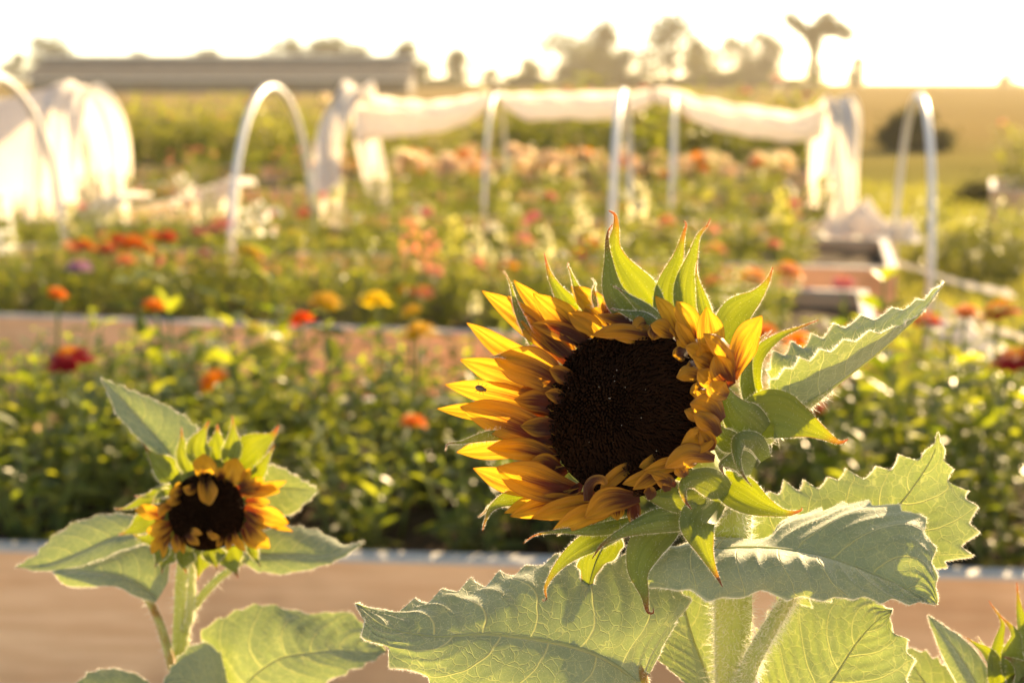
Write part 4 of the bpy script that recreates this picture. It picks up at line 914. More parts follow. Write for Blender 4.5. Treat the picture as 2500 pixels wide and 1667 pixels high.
def fill(bk, key, step, label, cat, group, hs=(.8, 1.15), flowers=None, pf=0, fr=.026, name='leafy_plant', rows=None, skip=None, u0=0.0, u1=1.0, spikes=False):
    a, u, v, L, W_, root = BEDS[bk]; random.seed(bk * 7 + len(key))
    nx = int(L / step); ny = rows or max(2, int(W_ / step))
    for i in range(nx):
        for j in range(ny):
            x = (i + .5 + random.uniform(-.3, .3)) * L / nx; y = .1 + (W_ - .2) * (j + .5 + random.uniform(-.25, .25)) / ny
            if not (u0 <= x / L <= u1): continue
            p = a + u * x + v * y; p[2] = ZS
            if not infront(p + np.array([0, 0, .2])): continue
            if skip and skip(p): continue
            s = random.uniform(*hs); me, tips = random.choice(FP[key]); rz = random.uniform(0, 6.28)
            e = empty(name, p, label, cat, group, rz, s); link(me, 'foliage', e)
            if flowers and random.random() < pf:
                for tp in random.sample(tips, min(len(tips), random.choice((1, 2, 3)) * (2 if bk == 6 else 1))):
                    k = random.choice(flowers)
                    if spikes: link(random.choice(SP[k]), 'flower_spike', e, tp + np.array([0, 0, .06]), (random.gauss(0, .1), random.gauss(0, .1), 0))
                    else: link(random.choice(ZP[k]), 'flower_head', e, tp + np.array([0, 0, .012]), (random.gauss(0, .3), random.gauss(0, .3), random.uniform(0, 6)), fr * random.uniform(.8, 1.2))
fill(1, 'near', .21, 'leafy green zinnia plant without a flower in the nearest raised bed', 'plant', 'leafy zinnias in the nearest bed', (.80, 1.12), name='zinnia_plant', rows=6)
fill(2, 'mid', .23, 'bushy flower plant growing in the second raised bed', 'plant', 'plants in the second bed', (.72, 1.0), flowers=['lemon', 'cream', 'white', 'pink', 'lemon'], pf=.30, fr=.034, u1=.91, rows=5, name='flower_plant')
fill(3, 'mid', .26, 'bushy flower plant growing in the third raised bed with the hoops', 'plant', 'plants in the third bed', (.58, .74), flowers=['lemon', 'cream', 'white', 'cream', 'pink', 'coral', 'lemon'], pf=.55, fr=.044, u1=.36, rows=4, name='flower_plant')
fill(3, 'mid', .26, 'bushy flower plant growing in the third raised bed with the hoops', 'plant', 'plants in the third bed', (.74, 1.0), flowers=['lemon', 'cream', 'white', 'cream', 'pink', 'coral', 'lemon'], pf=.55, fr=.044, u0=.36, u1=.925, rows=4, name='flower_plant')
fill(4, 'dark', .27, 'green plant growing in the bed under the tied-up row cover', 'plant', 'plants under the row cover', (.68, .92), flowers=['cream', 'lemon'], pf=.3, fr=.04, rows=4, name='flower_plant')
fill(5, 'dark', .40, 'green plant growing inside the left white tunnel', 'plant', 'plants in the left tunnel bed', (.8, 1.1), rows=3, name='flower_plant', flowers=['coral', 'pink'], pf=.3)
fill(6, 'far', .38, 'peach flowering bush in the far bed behind the row cover', 'plant', 'peach flowering bushes', (.62, .78), flowers=['peach', 'peach', 'cream', 'peach', 'orange'], pf=1, fr=.10, rows=4, name='flowering_bush', u0=.28)
fill(6, 'dark', .42, 'dark green bush in the far bed left of the row cover', 'plant', 'dark bushes of the far bed', (.8, 1.1), flowers=['pink'], pf=.2, rows=3, name='bush', u1=.28)
fill(7, 'bush', .55, 'large yellow-green bush in the farthest garden bed', 'bush', 'large bushes of the farthest bed', (.85, 1.25), flowers=['pink', 'peach'], pf=.4, fr=.05, rows=3, name='bush')
fill(8, 'bush', .5, 'hazy bush in the far bed at the right edge', 'bush', 'bushes at the right edge', (.8, 1.1), flowers=['pink', 'coral'], pf=.4, fr=.05, rows=3, name='bush')

# placed flowers: px, py, depth, radius m, colour, label
def rooted(px, py, d, r, key, label, name='zinnia', stemleaf=True, spike=False, tilt=.15, ground_z=ZS):
    h = D(px, py, d); b = h + np.array([random.uniform(-.04, .04), random.uniform(0, .05), 0]); b[2] = ground_z
    r *= 1.22 if not spike else 1; spike = spike * 1.5 if spike else spike; e = empty(name, b, label, 'flower'); mb = MB()
    top = h - b - np.array([0, 0, r * .2]); md = top * .5 + np.array([random.gauss(0, .012), random.gauss(0, .012), 0])
    pts = [2 * t * (1 - t) * md + t * t * top for t in np.linspace(0, 1, 9)]; mb.tube(pts, np.linspace(.0042, .003, 9), 6)
    mb.build('stem', M['gstem'], e, world=False)
    if stemleaf:
        for t_ in (.35, .62):
            a = random.uniform(0, 3.1); q = np.array(pts[int(t_ * 8)])
            for s in (0, math.pi):
                lb = MB(); leaf_at(lb, q, np.array([math.cos(a + s), math.sin(a + s), .6]), np.array([0, 0, 1.0]), .055, .022)
                lb.build('leaf', FM['near'], e, world=False, smooth=False)
    if spike: link(random.choice(SP[key]), 'flower_spike', e, top, (random.gauss(0, .1), random.gauss(0, .1), 0), spike)
    else: link(random.choice(ZP[key]), 'flower_head', e, top, (random.gauss(0, tilt), random.gauss(0, tilt), random.uniform(0, 6)), r)
random.seed(3)
for a in (
 (168, 862, 2.75, .036, 'crimson', 'large crimson zinnia with an orange top, leftmost in the nearest bed'),
 (375, 738, 2.95, .024, 'orange', 'small flat orange zinnia in front of the pale board at the left'),
 (732, 770, 2.95, .022, 'red', 'orange-red zinnia just left of the taller yellow one'),
 (796, 725, 2.95, .028, 'yellow', 'flat yellow zinnia on a tall stem, left one of the yellow pair'),
 (915, 722, 3.1, .029, 'yellow', 'flat yellow zinnia on a tall stem, right one of the yellow pair'),
 (515, 917, 2.7, .027, 'orange', 'orange zinnia on a bare stem above the left sunflower'),
 (1010, 1021, 2.7, .024, 'orange', 'orange-red zinnia low in the foliage left of the large sunflower'),
 (1020, 798, 3.0, .033, 'yellow', 'wide yellow zinnia beside the tip of the large sunflower petals'),
 (655, 843, 2.9, .030, 'lemon', 'pale lemon zinnia half hidden in the nearest bed'),
 (622, 797, 3.0, .022, 'lemon', 'small lemon zinnia against the pale board of the second bed'),
 (142, 710, 3.0, .018, 'orange', 'small orange bud zinnia on a tall stem with a pair of leaves at far left'),
 (1005, 752, 3.1, .02, 'yellow', 'little yellow zinnia above the wide yellow one'),
 (1840, 665, 3.5, .030, 'orange', 'orange zinnia left of the bright one behind the large sunflower'),
 (1925, 650, 3.4, .032, 'orange', 'bright orange zinnia right above the large sunflower'),
 (1950, 822, 3.0, .034, 'orange', 'orange-red zinnia just above the folded sunflower leaf'),
 (1862, 800, 3.1, .028, 'orange', 'orange zinnia half hidden by a sunflower bract'),
 (2440, 748, 2.8, .036, 'crimson', 'dark red zinnia with an orange top near the right edge'),
 (2362, 752, 2.9, .024, 'orange', 'small dark orange zinnia left of the big red one at the right edge'),
 (2482, 866, 2.7, .034, 'crimson', 'dark red zinnia cut by the right edge of the picture'),
 (2262, 772, 2.9, .028, 'red', 'red zinnia behind the tip of the folded sunflower leaf'),
 (1990, 985, 2.7, .018, 'red', 'small red zinnia under the folded sunflower leaf'),
 (2065, 800, 3.2, .024, 'yellow', 'orange-yellow zinnia behind the folded sunflower leaf'),
): rooted(*a)
for a in (
 (205, 592, 5.2, .040, 'red', 'red zinnia at the left end of the bright row in the second bed'),
 (262, 600, 5.3, .036, 'red', 'red zinnia second from left in the bright row'),
 (320, 582, 5.3, .045, 'orange', 'large orange zinnia in the middle of the bright row'),
 (372, 572, 5.4, .034, 'orange', 'orange zinnia right of the large one in the bright row'),
 (408, 570, 5.4, .034, 'red', 'deep red zinnia at the right end of the bright row'),
 (355, 598, 5.3, .034, 'orange', 'lower orange zinnia of the bright row'),
 (285, 578, 5.5, .028, 'red', 'small red zinnia behind the large orange one'),
 (192, 642, 5.0, .036, 'lilac', 'lilac pink zinnia below the bright row at the left'),
 (302, 628, 5.1, .036, 'coral', 'coral pink zinnia below the bright row'),
 (172, 595, 5.4, .026, 'coral', 'small coral zinnia left of the red row'),
 (532, 542, 5.6, .050, 'pink', 'big rose pink flower beside the left hoop'),
 (483, 562, 5.5, .026, 'pink', 'small pink flower left of the rose one'),
 (612, 606, 5.2, .042, 'yellow', 'golden yellow flower at the foot of the left hoop'),
 (715, 568, 5.4, .044, 'lemon', 'pale yellow round flower between the legs of the left hoop'),
 (812, 585, 5.4, .036, 'lemon', 'pale yellow round flower right of the left hoop'),
 (1275, 580, 5.4, .050, 'pink', 'soft pink flower among the cream ones above the large sunflower'),
 (1030, 706, 4.9, .032, 'coral', 'coral red flower low in the second bed near the petals'),
 (985, 702, 4.9, .026, 'yellow', 'orange-yellow flower beside the coral one'),
 (1440, 585, 5.5, .034, 'red', 'scarlet flower left of the centre hoop'),
 (1415, 615, 5.4, .036, 'red', 'red and orange flower below the scarlet one'),
 (1240, 640, 5.2, .034, 'orange', 'orange flower above the topmost petals'),
 (1745, 600, 5.3, .040, 'coral', 'salmon flower right of the pointed bracts'),
 (1735, 680, 4.9, .030, 'coral', 'small salmon flower between two bracts'),
 (1890, 590, 5.4, .026, 'coral', 'little salmon flower above the bright orange zinnia'),
 (2060, 682, 4.9, .034, 'pink', 'pink flower in front of the corner of the hooped bed'),
 (45, 420, 9.0, .05, 'pink', 'pink flower in front of the left white tunnel'),
): rooted(*a)
for a in (
 (1000, 575, 5.3, 1, 'coral', 'coral flower spike, taller of the two left of the large sunflower'), (1050, 610, 5.3, 1, 'coral', 'coral flower spike, shorter of the two left of the large sunflower'),
 (1110, 570, 5.6, 1, 'lemon', 'lemon flower spike right of the coral pair'), (1160, 590, 5.5, 1, 'cream', 'cream flower spike between the lemon spike and the pink flower'),
 (1222, 612, 5.4, 1, 'cream', 'cream flower spike just under the pink flower'), (1330, 590, 5.6, 1, 'cream', 'cream flower spike right of the pink flower'),
 (640, 530, 5.8, 1, 'white', 'white flower spike right of the front leg of the left hoop'), (600, 545, 5.8, 1, 'white', 'short white flower spike touching the left hoop'),
 (450, 470, 8.6, 1.6, 'white', 'tall white flower in front of the far cloth at the left'), (12, 570, 5.4, 1.2, 'white', 'white flower spike at the left edge of the picture'),
 (1560, 490, 6.6, 1.3, 'cream', 'cream flower spike right of the centre hoop'), (1425, 545, 6.2, 1.1, 'cream', 'cream flower spike left of the centre hoop'),
 (1160, 735, 3.6, .38, 'cream', 'pale bud spike above the long left petals'), (1910, 500, 7.0, 1.2, 'lemon', 'lemon flower spike above the right bracts'),
): rooted(a[0], a[1], a[2], .02, a[4], a[5], 'snapdragon', spike=a[3])
# big lone upright leaves in the near bed
fill(1, 'near', .9, 'taller leafy zinnia shoot rising above the nearest bed', 'plant', 'tall leafy shoots of the nearest bed', (1.35, 1.6), name='zinnia_plant', rows=1, u0=.05)
# ---------------------------------------------------------------- hoops
def hoop_pts(front, back, top, n=40):
    """semi-ellipse standing on two straight legs"""
    f = np.array(front); b = np.array(back); zt = top; c = (f + b) / 2; r = np.linalg.norm((b - f)[:2]) / 2; u = (b - f) / np.linalg.norm((b - f)[:2])
    zs = zt - r * 1.25; pts = []
    pts += [f + np.array([0, 0, z - f[2]]) for z in np.linspace(f[2], zs, 6)]
    pts += [c * [1, 1, 0] - u * [1, 1, 0] * r * math.cos(a) + np.array([0, 0, zs + (zt - zs) * math.sin(a)]) for a in np.linspace(.08, math.pi - .08, n)]
    pts += [b + np.array([0, 0, z - b[2]]) for z in np.linspace(zs, b[2], 6)]
    return np.array(pts)
HL = {}
def hoop(key, pxf, pxb, df, db, top_y, label, rad=.0165, group='white pipe hoops'):
    f = D(pxf, 600, df); b = D(pxb, 600, db); f[2] = 0; b[2] = 0
    c = D((pxf + pxb) / 2, top_y, (df + db) / 2)
    P = hoop_pts(f, b, c[2]); root = empty('hoop', f, label, 'hoop', group)
    mb = MB(); mb.tube(P, rad, 12); mb.build('pipe', M['pipe'], root)
    for q in (P[0], P[-1]):
        mb = MB(); mb.box(q - np.array([rad + .004, rad + .004, -.28]), q + np.array([rad + .004, rad + .004, .30])); mb.build('clamp', M['cap'], root, smooth=False)
    HL[key] = P
hoop('a', 563, 768, 6.5, 7.85, 212, 'white pipe hoop left of the middle, seen at an angle')
hoop('b', 1492, 1537, 6.6, 7.95, 224, 'white pipe hoop behind the tip of the tallest bract')
hoop('c', 2276, 2184, 6.5, 7.9, 234, 'white pipe hoop nearest the right edge')
hoop('d', -190, 158, 5.9, 7.3, 186, 'white pipe hoop cut by the left edge of the picture', .019)
hoop('e', 1182, 1238, 8.6, 9.85, 232, 'thin pipe hoop under the left half of the row cover', .0105)
hoop('f', 1636, 1645, 8.6, 9.85, 232, 'thin pipe hoop under the right half of the row cover', .0105)
hoop('g', 795, 905, 8.6, 9.9, 218, 'pipe hoop inside the left end of the tied-up cover', .0105)
hoop('h', 2085, 2010, 8.5, 9.9, 252, 'pipe hoop inside the right end of the tied-up cover', .0105)
hoop('i', 90, 240, 8.6, 10.0, 215, 'pipe hoop inside the end of the left white tunnel', .0105)

# ---------------------------------------------------------------- cloth
def sheet(Pg, mb=None, mi=0):
    ny, nx = Pg.shape[:2]; mb = mb or MB()
    mb.add(Pg.reshape(-1, 3), [(j * nx + i, j * nx + i + 1, (j + 1) * nx + i + 1, (j + 1) * nx + i) for j in range(ny - 1) for i in range(nx - 1)], mi); return mb
def arch_cover(P, ext0, ext1, nz=.02, n=40, fold=9, rad=.02, lo0=None, lo1=None, seed=0):
    """cloth laid over a hoop P, reaching from ext0 to ext1 metres sideways; lo0, lo1 trim the hem height per side"""
    rs = np.random.default_rng(seed); c = P.mean(0); Q = crv(P, 90, True); Tn = nrm(np.gradient(Q, axis=0)); side = np.array([1.0, 0, 0])
    Nn = nrm(np.cross(Tn, side)); Nn *= np.sign((Nn * (Q - c * [1, 1, .6])).sum(-1, keepdims=True).mean())
    rows = []
    for i, s in enumerate(np.linspace(0, 1, n)):
        x = ext0 + (ext1 - ext0) * s
        w = nz * (np.sin(np.linspace(0, 1, 90) * fold * 1.7 + s * 7 + seed) + .8 * np.sin(s * fold * 2.2 + np.linspace(0, 1, 90) * 4 + seed)) + rad
        R_ = Q + side * x + Nn * w[:, None]
        R_ += side * (.03 * np.sin(np.linspace(0, 14, 90) + seed) * (1 if s in (0, 1) else s))[:, None]
        rows.append(R_)
    return np.array(rows)
def trim(G_, frac_lo, frac_hi): n = G_.shape[1]; return G_[:, int(n * frac_lo):int(n * frac_hi)]
# tied-up cover: ends + swag
RC = empty('row_cover', (HL['g'][0] + HL['h'][0]) / 2 * [1, 1, 0], 'long white cloth row cover tied up in swags along the hoop tops', 'row cover')
sheet(trim(arch_cover(HL['g'], -.04, .13, .022, 24, fold=14, seed=1), .10, .97)).build('end_drape', M['cloth'], RC, label='left hanging end of the cover')
sheet(trim(arch_cover(HL['h'], -.13, .04, .022, 24, fold=14, seed=2), .04, .99)).build('end_drape', M['cloth'], RC, label='right hanging end of the cover')
def swag(pts, name='swag', dep=9.25):
    """rolled cloth: pts = (px, top y, bottom y)"""
    A = crv(np.array(pts, float), 70); mb = MB(); rows = []
    for i, (x, a, b) in enumerate(A):
        t = D(x, a, dep); bt = D(x, b, dep); c = (t + bt) / 2; h = (t - bt) / 2; R0 = np.linalg.norm(h); fwd = np.array([math.sin(R(-8)), math.cos(R(-8)), 0])
        k = 26; row = []
        for j in range(k + 1):
            an = math.pi * 1.7 * j / k + .35
            rr = 1 + .10 * math.sin(an * 5 + i * .08) + .05 * math.sin(i * .5 + an * 2)
            row.append(c + h * math.cos(an) * rr + fwd * R0 * .75 * math.sin(an) * rr)
        rows.append(row)
    sheet(np.array(rows), mb).build(name, M['cloth'], RC)
swag([(868, 232, 346), (960, 238, 336), (1060, 240, 322), (1120, 236, 306), (1165, 228, 282), (1207, 221, 245)])
swag([(1212, 222, 240), (1245, 228, 272), (1285, 226, 294), (1380, 221, 290), (1480, 220, 290), (1540, 224, 276), (1600, 216, 250)])
swag([(1600, 214, 248), (1650, 218, 262), (1700, 234, 300), (1780, 246, 324), (1880, 262, 338), (1950, 272, 344), (2005, 262, 330)])
for (x, y) in ((1210, 228), (1600, 226)):
    mb = MB(); c = D(x, y, 9.25); mb.tube([c + np.array([.02 * math.cos(a), .075 * math.cos(a + .3), .075 * math.sin(a)]) for a in np.linspace(0, 6.28, 20)], .008, 6); mb.build('tie', M['bark'], RC)
# left tunnel
TC = empty('row_cover', HL['i'][0] * [1, 1, 0], 'white cloth tunnel at the left edge with a brightly lit open end', 'row cover')
sheet(trim(arch_cover(HL['i'], -.05, .26, .018, 24, seed=4), .05, .95)).build('end_band', M['cloth'], TC)
g = arch_cover(HL['i'] - np.array([0, 0, .06]), -2.2, -.04, .025, n=60, seed=5)
ny = g.shape[0]; n = g.shape[1]
for j in range(ny):
    s = j / (ny - 1); lo = int(n * (.33 - .22 * s)); g[j, :lo] = g[j, lo]
sheet(g).build('tunnel_sheet', M['cloth'], TC)
# cloths hanging over bed ends
def drape(pts_top, drop, dep, label, name='cloth', seed=0, back=.35):
    rs = np.random.default_rng(seed); T_ = crv(np.array(pts_top, float), 40); rows = []
    for j in range(26):
        s = j / 25; row = []
        for i, (x, y) in enumerate(T_):
            p = D(x, y, dep)
            if s < .35: q = p + np.array([0, back * (1 - s / .35), .02 * math.sin(i * .7 + seed) - .02 * (1 - s / .35)])
            else:
                k = (s - .35) / .65; q = p + np.array([0, -.02 + .035 * math.sin(i * .55 + seed + 2 * k) * k, -drop * k * (1 + .1 * math.sin(i * .31 + seed))])
            row.append(q)
        rows.append(row)
    b = np.array(rows[-1]).mean(0) * [1, 1, 0]; e = empty(name, b, label, 'cloth'); sheet(np.array(rows)).build('draped_sheet', M['cloth'], e)
drape([(178, 508), (215, 505), (262, 478), (318, 482)], .30, 8.35, 'cream cloth hanging over the end of the left tunnel bed', seed=1)
drape([(482, 466), (520, 455), (560, 440), (588, 446)], .26, 9.6, 'cream cloth draped over the far bed left of the hoop', seed=2)
def crumple(px, py, dep, w, h, label, seed):
    rs = np.random.default_rng(seed); c = D(px, py, dep); n = 26; V = []
    ph = rs.uniform(0, 6, 8)
    for i in range(n):
        for j in range(n):
            u = i / (n - 1) * 2 - 1; v = j / (n - 1) * 2 - 1; r = max(abs(u), abs(v))
            x = u * w / 2 * (1 + .12 * math.sin(v * 7 + ph[0])); y = v * .16 * (1 + .2 * math.sin(u * 6 + ph[1]))
            z = h * (1 - r ** 2.2) * (.6 + .25 * math.sin(u * 6 + ph[2]) + .2 * math.sin(v * 7 + u * 4 + ph[3]) + .12 * math.sin(u * 15 + v * 9 + ph[4]))
            V.append(c + np.array([x, y, z - h * .3]))
    e = empty('cloth', c * [1, 1, 1], label, 'cloth'); sheet(np.array(V).reshape(n, n, 3)).build('bundled_sheet', M['cloth'], e)
crumple(2100, 545, 8.0, .42, .20, 'white cloth bundled on the ground at the right end of the row cover', 1)
crumple(2180, 566, 7.9, .30, .14, 'end of the white cloth heap nearest the right hoop', 7)
crumple(2330, 800, 4.7, .16, .06, 'small crumpled white cloth near the right edge', 2)
crumple(2400, 838, 4.4, .14, .05, 'bright scrap of white cloth between the red zinnias at the right', 4)
# hoses
def hose(pts, z, rad, label, sagz=0):
    P = np.array([G(x, y, z) for x, y in pts]); P = crv(P, 60, True); P[:, 2] += .006 * np.sin(np.linspace(0, 30, 60)) + rad
    e = empty('irrigation_hose', P[0], label, 'hose', ); mb = MB(); mb.tube(P, rad, 8); mb.build('tube', M['hose'], e)
def strip(pts, dep0, dep1, w, label):
    X = crv(np.array(pts, float), 50); rows = []
    for i, (x, y) in enumerate(X):
        d = dep0 + (dep1 - dep0) * i / 49; p = D(x, y, d); rows.append([p + np.array([0, k * w, .003 * math.sin(i * .8) + .01 * k]) for k in (0, .33, .66, 1)])
    e = empty('edging_strip', np.array(rows[0][0]) * [1, 1, 0], label, 'garden edging'); sheet(np.array(rows)).build('band', M['cloth'], e)
strip([(2192, 648), (2260, 668), (2360, 702), (2482, 728)], 7.4, 5.6, .17, 'long white band running from the bed corner towards the right edge')
strip([(2290, 752), (2340, 775), (2420, 808), (2560, 846)], 5.6, 4.4, .09, 'lower pale band running behind the red zinnias at the right')

# ---------------------------------------------------------------- barn
b0 = G(62, 238, 0); b1 = G(1008, 250, 0)
dB = 112.0
a = D(58, 206, dB); b = D(1004, 206, dB); a[2] = 0; b[2] = 0; a[2] = .7; b[2] = .7
u = nrm((b - a)); v = np.array([-u[1], u[0], 0]); L = np.linalg.norm(b - a)
BN = empty('barn', a, 'long low grey metal barn on the horizon at the left', 'barn')
def bpt(x, y, z): return a + u * x + v * y + np.array([0, 0, z])
def bbox(mb, x0, x1, y0, y1, z0, z1):
    mb.add([bpt(x, y, z) for z in (z0, z1) for y in (y0, y1) for x in (x0, x1)], [(0, 2, 3, 1), (4, 5, 7, 6), (0, 1, 5, 4), (2, 6, 7, 3), (0, 4, 6, 2), (1, 3, 7, 5)])
mb = MB(); bbox(mb, .3, L - .3, .6, 9, -1.5, 1.25); mb.build('wall', M['metal'], BN, smooth=False)
mb = MB(); n = 150
V = []
for i in range(n + 1):
    x = L * i / n; w_ = .035 * (1 if i % 2 else -1)
    V += [bpt(x, 0, 1.0 + w_), bpt(x, 5, 2.62 + w_), bpt(x, 10, 1.0 + w_)]
mb.add(V, [(i * 3 + k, (i + 1) * 3 + k, (i + 1) * 3 + k + 1, i * 3 + k + 1) for i in range(n) for k in range(2)]); 
roof = mb.build('roof', M['metal'], BN, smooth=False)
mb = MB(); bbox(mb, -.1, L + .1, 4.6, 5.4, 2.60, 2.86); mb.build('ridge_cap', M['cap'], BN, smooth=False)
mb = MB(); bbox(mb, -.1, L + .1, -.12, -.01, .82, 1.02); mb.build('gutter', M['cap'], BN, smooth=False)
for x in (L * .28, L * .62, L * .9):
    mb = MB(); bbox(mb, x, x + 2.2, .52, .598, -1.4, .9); mb.build('door', M['bark'], BN, smooth=False)

# ---------------------------------------------------------------- trees
TM = [foliage_mat('tree_leaf', (.018, .024, .008), (.045, .05, .016), (.06, .07, .012), (.14, .13, .03), .7, .05, .25)]
def tree(px, ybase, ytop, wpx, d, label, seed, dens=900, name='tree', shape='round', leafs=None, gaps=.35, trunk=True, group=None):
    random.seed(seed); rs = np.random.default_rng(seed)
    wpx *= 1.18 if d > 100 else 1; ytop -= (ybase - ytop) * .08 if d > 100 and shape != 'wind' else 0
    base = D(px, ybase, d); top = D(px, ytop, d); H = top[2] - base[2]; Wd = wpx / FPX * d; 
    base[2] -= .5
    e = empty(name, base, label, 'tree' if name == 'tree' else 'bush', group); mb = MB()
    ncl = 16; c = []
    for q in range(ncl):
        z = random.uniform(.26, .93); wz = math.sin(math.pi * min(1, max(.08, (z - .12) / .88)) ** .8) ** .7
        c.append(np.array([random.uniform(-.42, .42) * wz * Wd, random.uniform(-.4, .4) * wz * Wd, H * z]))
    if shape == 'wind':
        c = [np.array([Wd * x, 0, H * z]) for x, z in ((-.40, .95), (-.3, .88), (-.18, .80), (-.06, .72), (.04, .80), (.10, .88), (.18, .94), (.28, .86), (.40, .80), (.50, .74), (0, .64), (-.02, .7), (.2, .8), (0, .5), (0, .35), (.03, .2))]
    tw = []; tb = MB(); r0 = max(.06, H * (.035 if shape != 'wind' else .024))
    fork = np.array([0, 0, H * (.30 if shape != 'wind' else .60)])
    tb.tube([(0, 0, 0), fork * .5 + [random.gauss(0, .02) * H, 0, 0], fork], [r0, r0 * .8, r0 * .65], 8)
    for q in c[:9] if shape != 'wind' else c: tb.tube([fork, (fork + q) / 2 + rs.normal(size=3) * .03 * H, q], [r0 * (.6 if shape != 'wind' else .3), r0 * (.35 if shape != 'wind' else .2), r0 * .1], 5)
    tb.build('trunk', M['bark'], e, world=False)
    ls = (leafs or .032) * max(H, Wd * .7); n = dens; sz = .13 if shape != 'wind' else .075
    qi = rs.integers(0, len(c), n); wts = rs.uniform(.5, 1.25, len(c)); keep = rs.random(n) < np.clip(wts[qi] + gaps * -1.2 + .2, .1, 1); qi = qi[keep]; n = len(qi)
    g = rs.normal(size=(n, 3)) * .62; P = np.array(c)[qi] + g * sz * (.75 + .5 * wts[qi])[:, None] * np.array([Wd * 1.15, Wd * 1.15, min(H, Wd * 1.5)])
    P[:, 2] = np.maximum(P[:, 2], H * .06)
    A = nrm(rs.normal(size=(n, 3))); B = nrm(np.cross(A, rs.normal(size=(n, 3)))); l = (ls * rs.uniform(.5, 1.3, n))[:, None]
    V = np.stack([P - A * l, P + B * l * .5, P + A * l, P - B * l * .5], 1).reshape(-1, 3); i4 = np.arange(n) * 4
    mb.add(V, np.stack([i4, i4 + 1, i4 + 2, i4 + 3], -1).tolist()); mb.build('crown', TM[0], e, world=False, smooth=False)
for i, t in enumerate((
 (130, 205, 85, 95, 150, 'round tree behind the left end of the barn'), (40, 205, 130, 60, 150, 'low tree at the left corner of the barn'),
 (345, 205, 118, 55, 190, 'faint pale tree behind the barn roof'), (505, 205, 118, 95, 160, 'small flat-topped tree above the middle of the barn'),
 (700, 205, 98, 100, 150, 'tree behind the barn, left of its tallest neighbours'), (800, 205, 80, 120, 150, 'tallest tree behind the right half of the barn'), (880, 205, 100, 80, 150, 'leaning tree at the end of the group behind the barn'),
 (1000, 215, 105, 95, 135, 'tree at the right end of the barn'), (1130, 210, 115, 72, 150, 'lone round tree between the barn and the big group'), (1205, 212, 160, 60, 150, 'low scrub tree right of the lone round one'),
 (1290, 212, 130, 50, 170, 'thin pale tree before the big group'), (1390, 212, 72, 150, 150, 'big dense round tree at the left of the central group'), (1470, 212, 55, 90, 165, 'taller airy tree right of the dense round one'),
 (1525, 212, 115, 85, 150, 'lower tree filling the gap of the central group'), (1640, 212, 48, 160, 150, 'big open-crowned tree at the right of the central group'), (1700, 212, 90, 80, 160, 'tree leaning out of the central group'),
 (1790, 210, 95, 100, 170, 'pale loose tree right of the central group'), (1870, 210, 80, 100, 170, 'very pale loose tree beside the wind-bent one'), (1760, 212, 165, 120, 145, 'dark scrub under the pale loose trees'),
 (2092, 208, 138, 42, 170, 'little pointed tree on the right horizon'), (2465, 210, 165, 45, 150, 'small square bush on the far right horizon'), (1330, 230, 195, 150, 22, 'bright leafy bush above the tied row cover'))):
    nm = 'tree'
    tree(*t, i + 1, dens=3800, name=nm, gaps=.05 if i in (11, 7) else .22)
tree(1985, 212, 25, 130, 140, 'wind-bent tree with a bare trunk standing highest on the horizon', 77, dens=4200, shape='wind', leafs=.03, gaps=.1)
for i, t in enumerate(((2232, 352, 212, 150, 27, 'dark round bush behind the right hoop'), (272, 262, 215, 52, 70, 'dark brown shrub below the barn, left one of two'), (332, 262, 233, 60, 70, 'dark brown shrub below the barn, right one of two'),
    (2420, 470, 330, 190, 15, 'pale feathery bush near the right edge'), (2060, 440, 400, 70, 18, 'low tuft right of the covered bed'))):
    tree(*t, 40 + i, dens=5000, name='bush', gaps=0, leafs=.05)
# tall climbing plants behind the covered bed
random.seed(9)
for i, (x0, w_, yt) in enumerate(((1060, 120, 185), (1260, 130, 178), (1450, 200, 176), (1640, 170, 180), (1800, 160, 172), (1930, 120, 184))):
    tree(x0, 214, yt, w_, 155 + i * 3, ('low hedge of scrub on the horizon ' + ('right of the barn', 'left of the dense round tree', 'under the dense round tree', 'under the open-crowned tree', 'under the pale loose trees', 'right of the wind-bent tree')[i]), 90 + i, dens=2600, name='hedge', gaps=.1, leafs=.05)
for i, px in enumerate(range(1270, 1960, 40)):
    p = D(px + random.uniform(-20, 20), 400, 13.6 + random.uniform(-.9, .9)); p[2] = 0.0
    me, tips = FP['tall'][i % 4]; e = empty('climbing_plant', p, 'tall dark green climbing plant behind the peach flowers', 'plant', 'tall plants behind the row cover', random.uniform(0, 6), random.uniform(1.25, 1.5)); link(me, 'foliage', e)
    if i % 2: link(ZP['pink'][0], 'flower_head', e, tips[0], (0, 0, 0), .05)
for i, px in enumerate(range(240, 780, 60)):
    p = D(px + random.uniform(-20, 20), 400, 15 + random.uniform(-.8, .8)); p[2] = 0
    me, tips = FP['bush'][i % 4]; e = empty('bush', p, 'rounded yellow-green bush between the left tunnel and the barn', 'bush', 'bushes between tunnel and barn', random.uniform(0, 6), random.uniform(1.35, 1.7)); link(me, 'foliage', e)

for i, (px, dd) in enumerate(((2310, 9.6), (2365, 9.4), (2410, 9.9), (2455, 9.3), (2505, 9.7), (2250, 10.2), (2480, 10.2))):
    p = D(px, 500, dd); p[2] = 0; me, tips = FP['bush'][i % 4]; e = empty('bush', p, 'low dark green bush in front of the far bed at the right edge', 'bush', 'low bushes at the right edge', random.uniform(0, 6), random.uniform(.62, .8)); link(me, 'foliage', e)
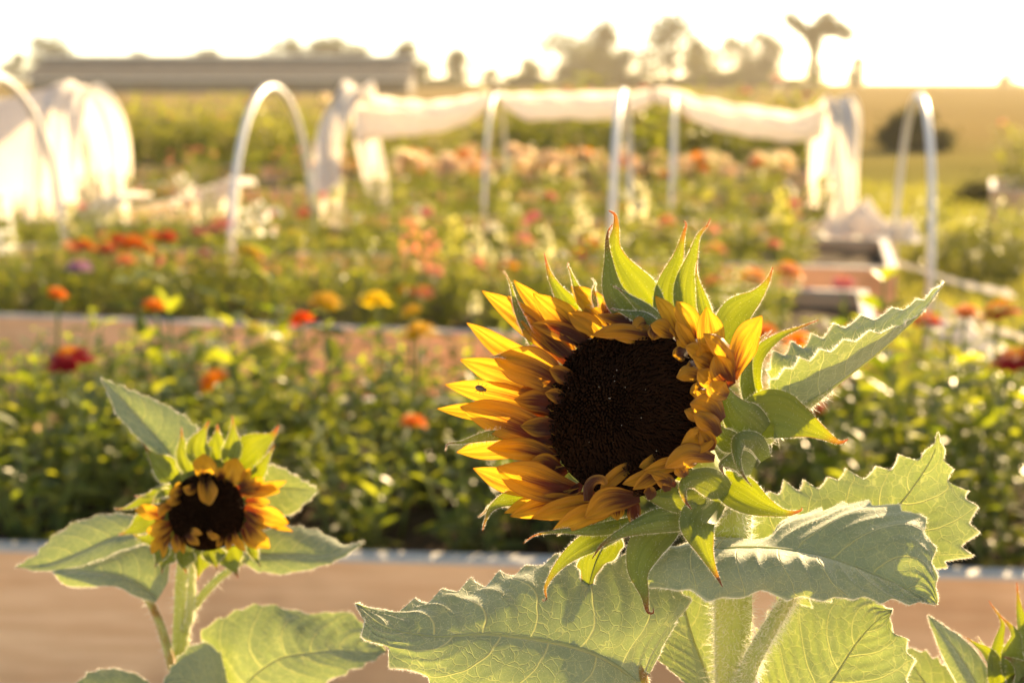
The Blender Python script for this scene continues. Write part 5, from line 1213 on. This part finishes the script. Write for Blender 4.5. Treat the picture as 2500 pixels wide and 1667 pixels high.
# ---------------------------------------------------------------- light
SEL, SAZ = R(21.0), R(27.0)
w = bpy.data.worlds.new('World'); sc.world = w; w.use_nodes = True
nt = w.node_tree; nt.nodes.clear()
sky = nt.nodes.new('ShaderNodeTexSky'); sky.sky_type = 'NISHITA'; sky.sun_disc = False
sky.sun_elevation = SEL; sky.sun_rotation = SAZ; sky.air_density = 0.6; sky.dust_density = 0.3; sky.ozone_density = 1.0
bg = nt.nodes.new('ShaderNodeBackground'); bg.inputs[1].default_value = 0.088
wo = nt.nodes.new('ShaderNodeOutputWorld'); nt.links.new(sky.outputs[0], bg.inputs[0]); nt.links.new(bg.outputs[0], wo.inputs[0])
sl = bpy.data.lights.new('sun', 'SUN'); so = bpy.data.objects.new('sun', sl); COL.objects.link(so)
sl.energy = 4.4; sl.angle = R(.6); sl.color = (1.0, .82, .58)
dv = Vector((math.sin(SAZ) * math.cos(SEL), math.cos(SAZ) * math.cos(SEL), math.sin(SEL)))
so.rotation_euler = dv.to_track_quat('Z', 'Y').to_euler(); so.location = (2, 6, 4)
sc.view_settings.view_transform = 'Standard'; sc.view_settings.look = 'None'; sc.view_settings.exposure = 2.25; sc.view_settings.gamma = 1.0
sc.view_settings.use_white_balance = True; sc.view_settings.white_balance_temperature = 9300
sc.cycles.use_denoising = True; sc.cycles.max_bounces = 8; sc.cycles.transparent_max_bounces = 8; sc.cycles.sample_clamp_indirect = 6
sc.cycles.transmission_bounces = 6; sc.cycles.diffuse_bounces = 4

HD = 0.0006
if HD:
    mb = MB(); mb.box((-170, -4, -1.5), (170, 330, 12)); m = bpy.data.materials.new('haze_air'); m.use_nodes = True; nt = m.node_tree; nt.nodes.clear()
    o_ = nt.nodes.new('ShaderNodeOutputMaterial'); v_ = nt.nodes.new('ShaderNodeVolumePrincipled'); v_.inputs['Density'].default_value = HD; v_.inputs['Anisotropy'].default_value = .35
    v_.inputs['Color'].default_value = (1, .93, .80, 1); nt.links.new(v_.outputs[0], o_.inputs['Volume'])
    hz = mb.build('haze', m, smooth=False); tag(hz, 'warm evening haze over the garden', 'haze', kind='stuff')
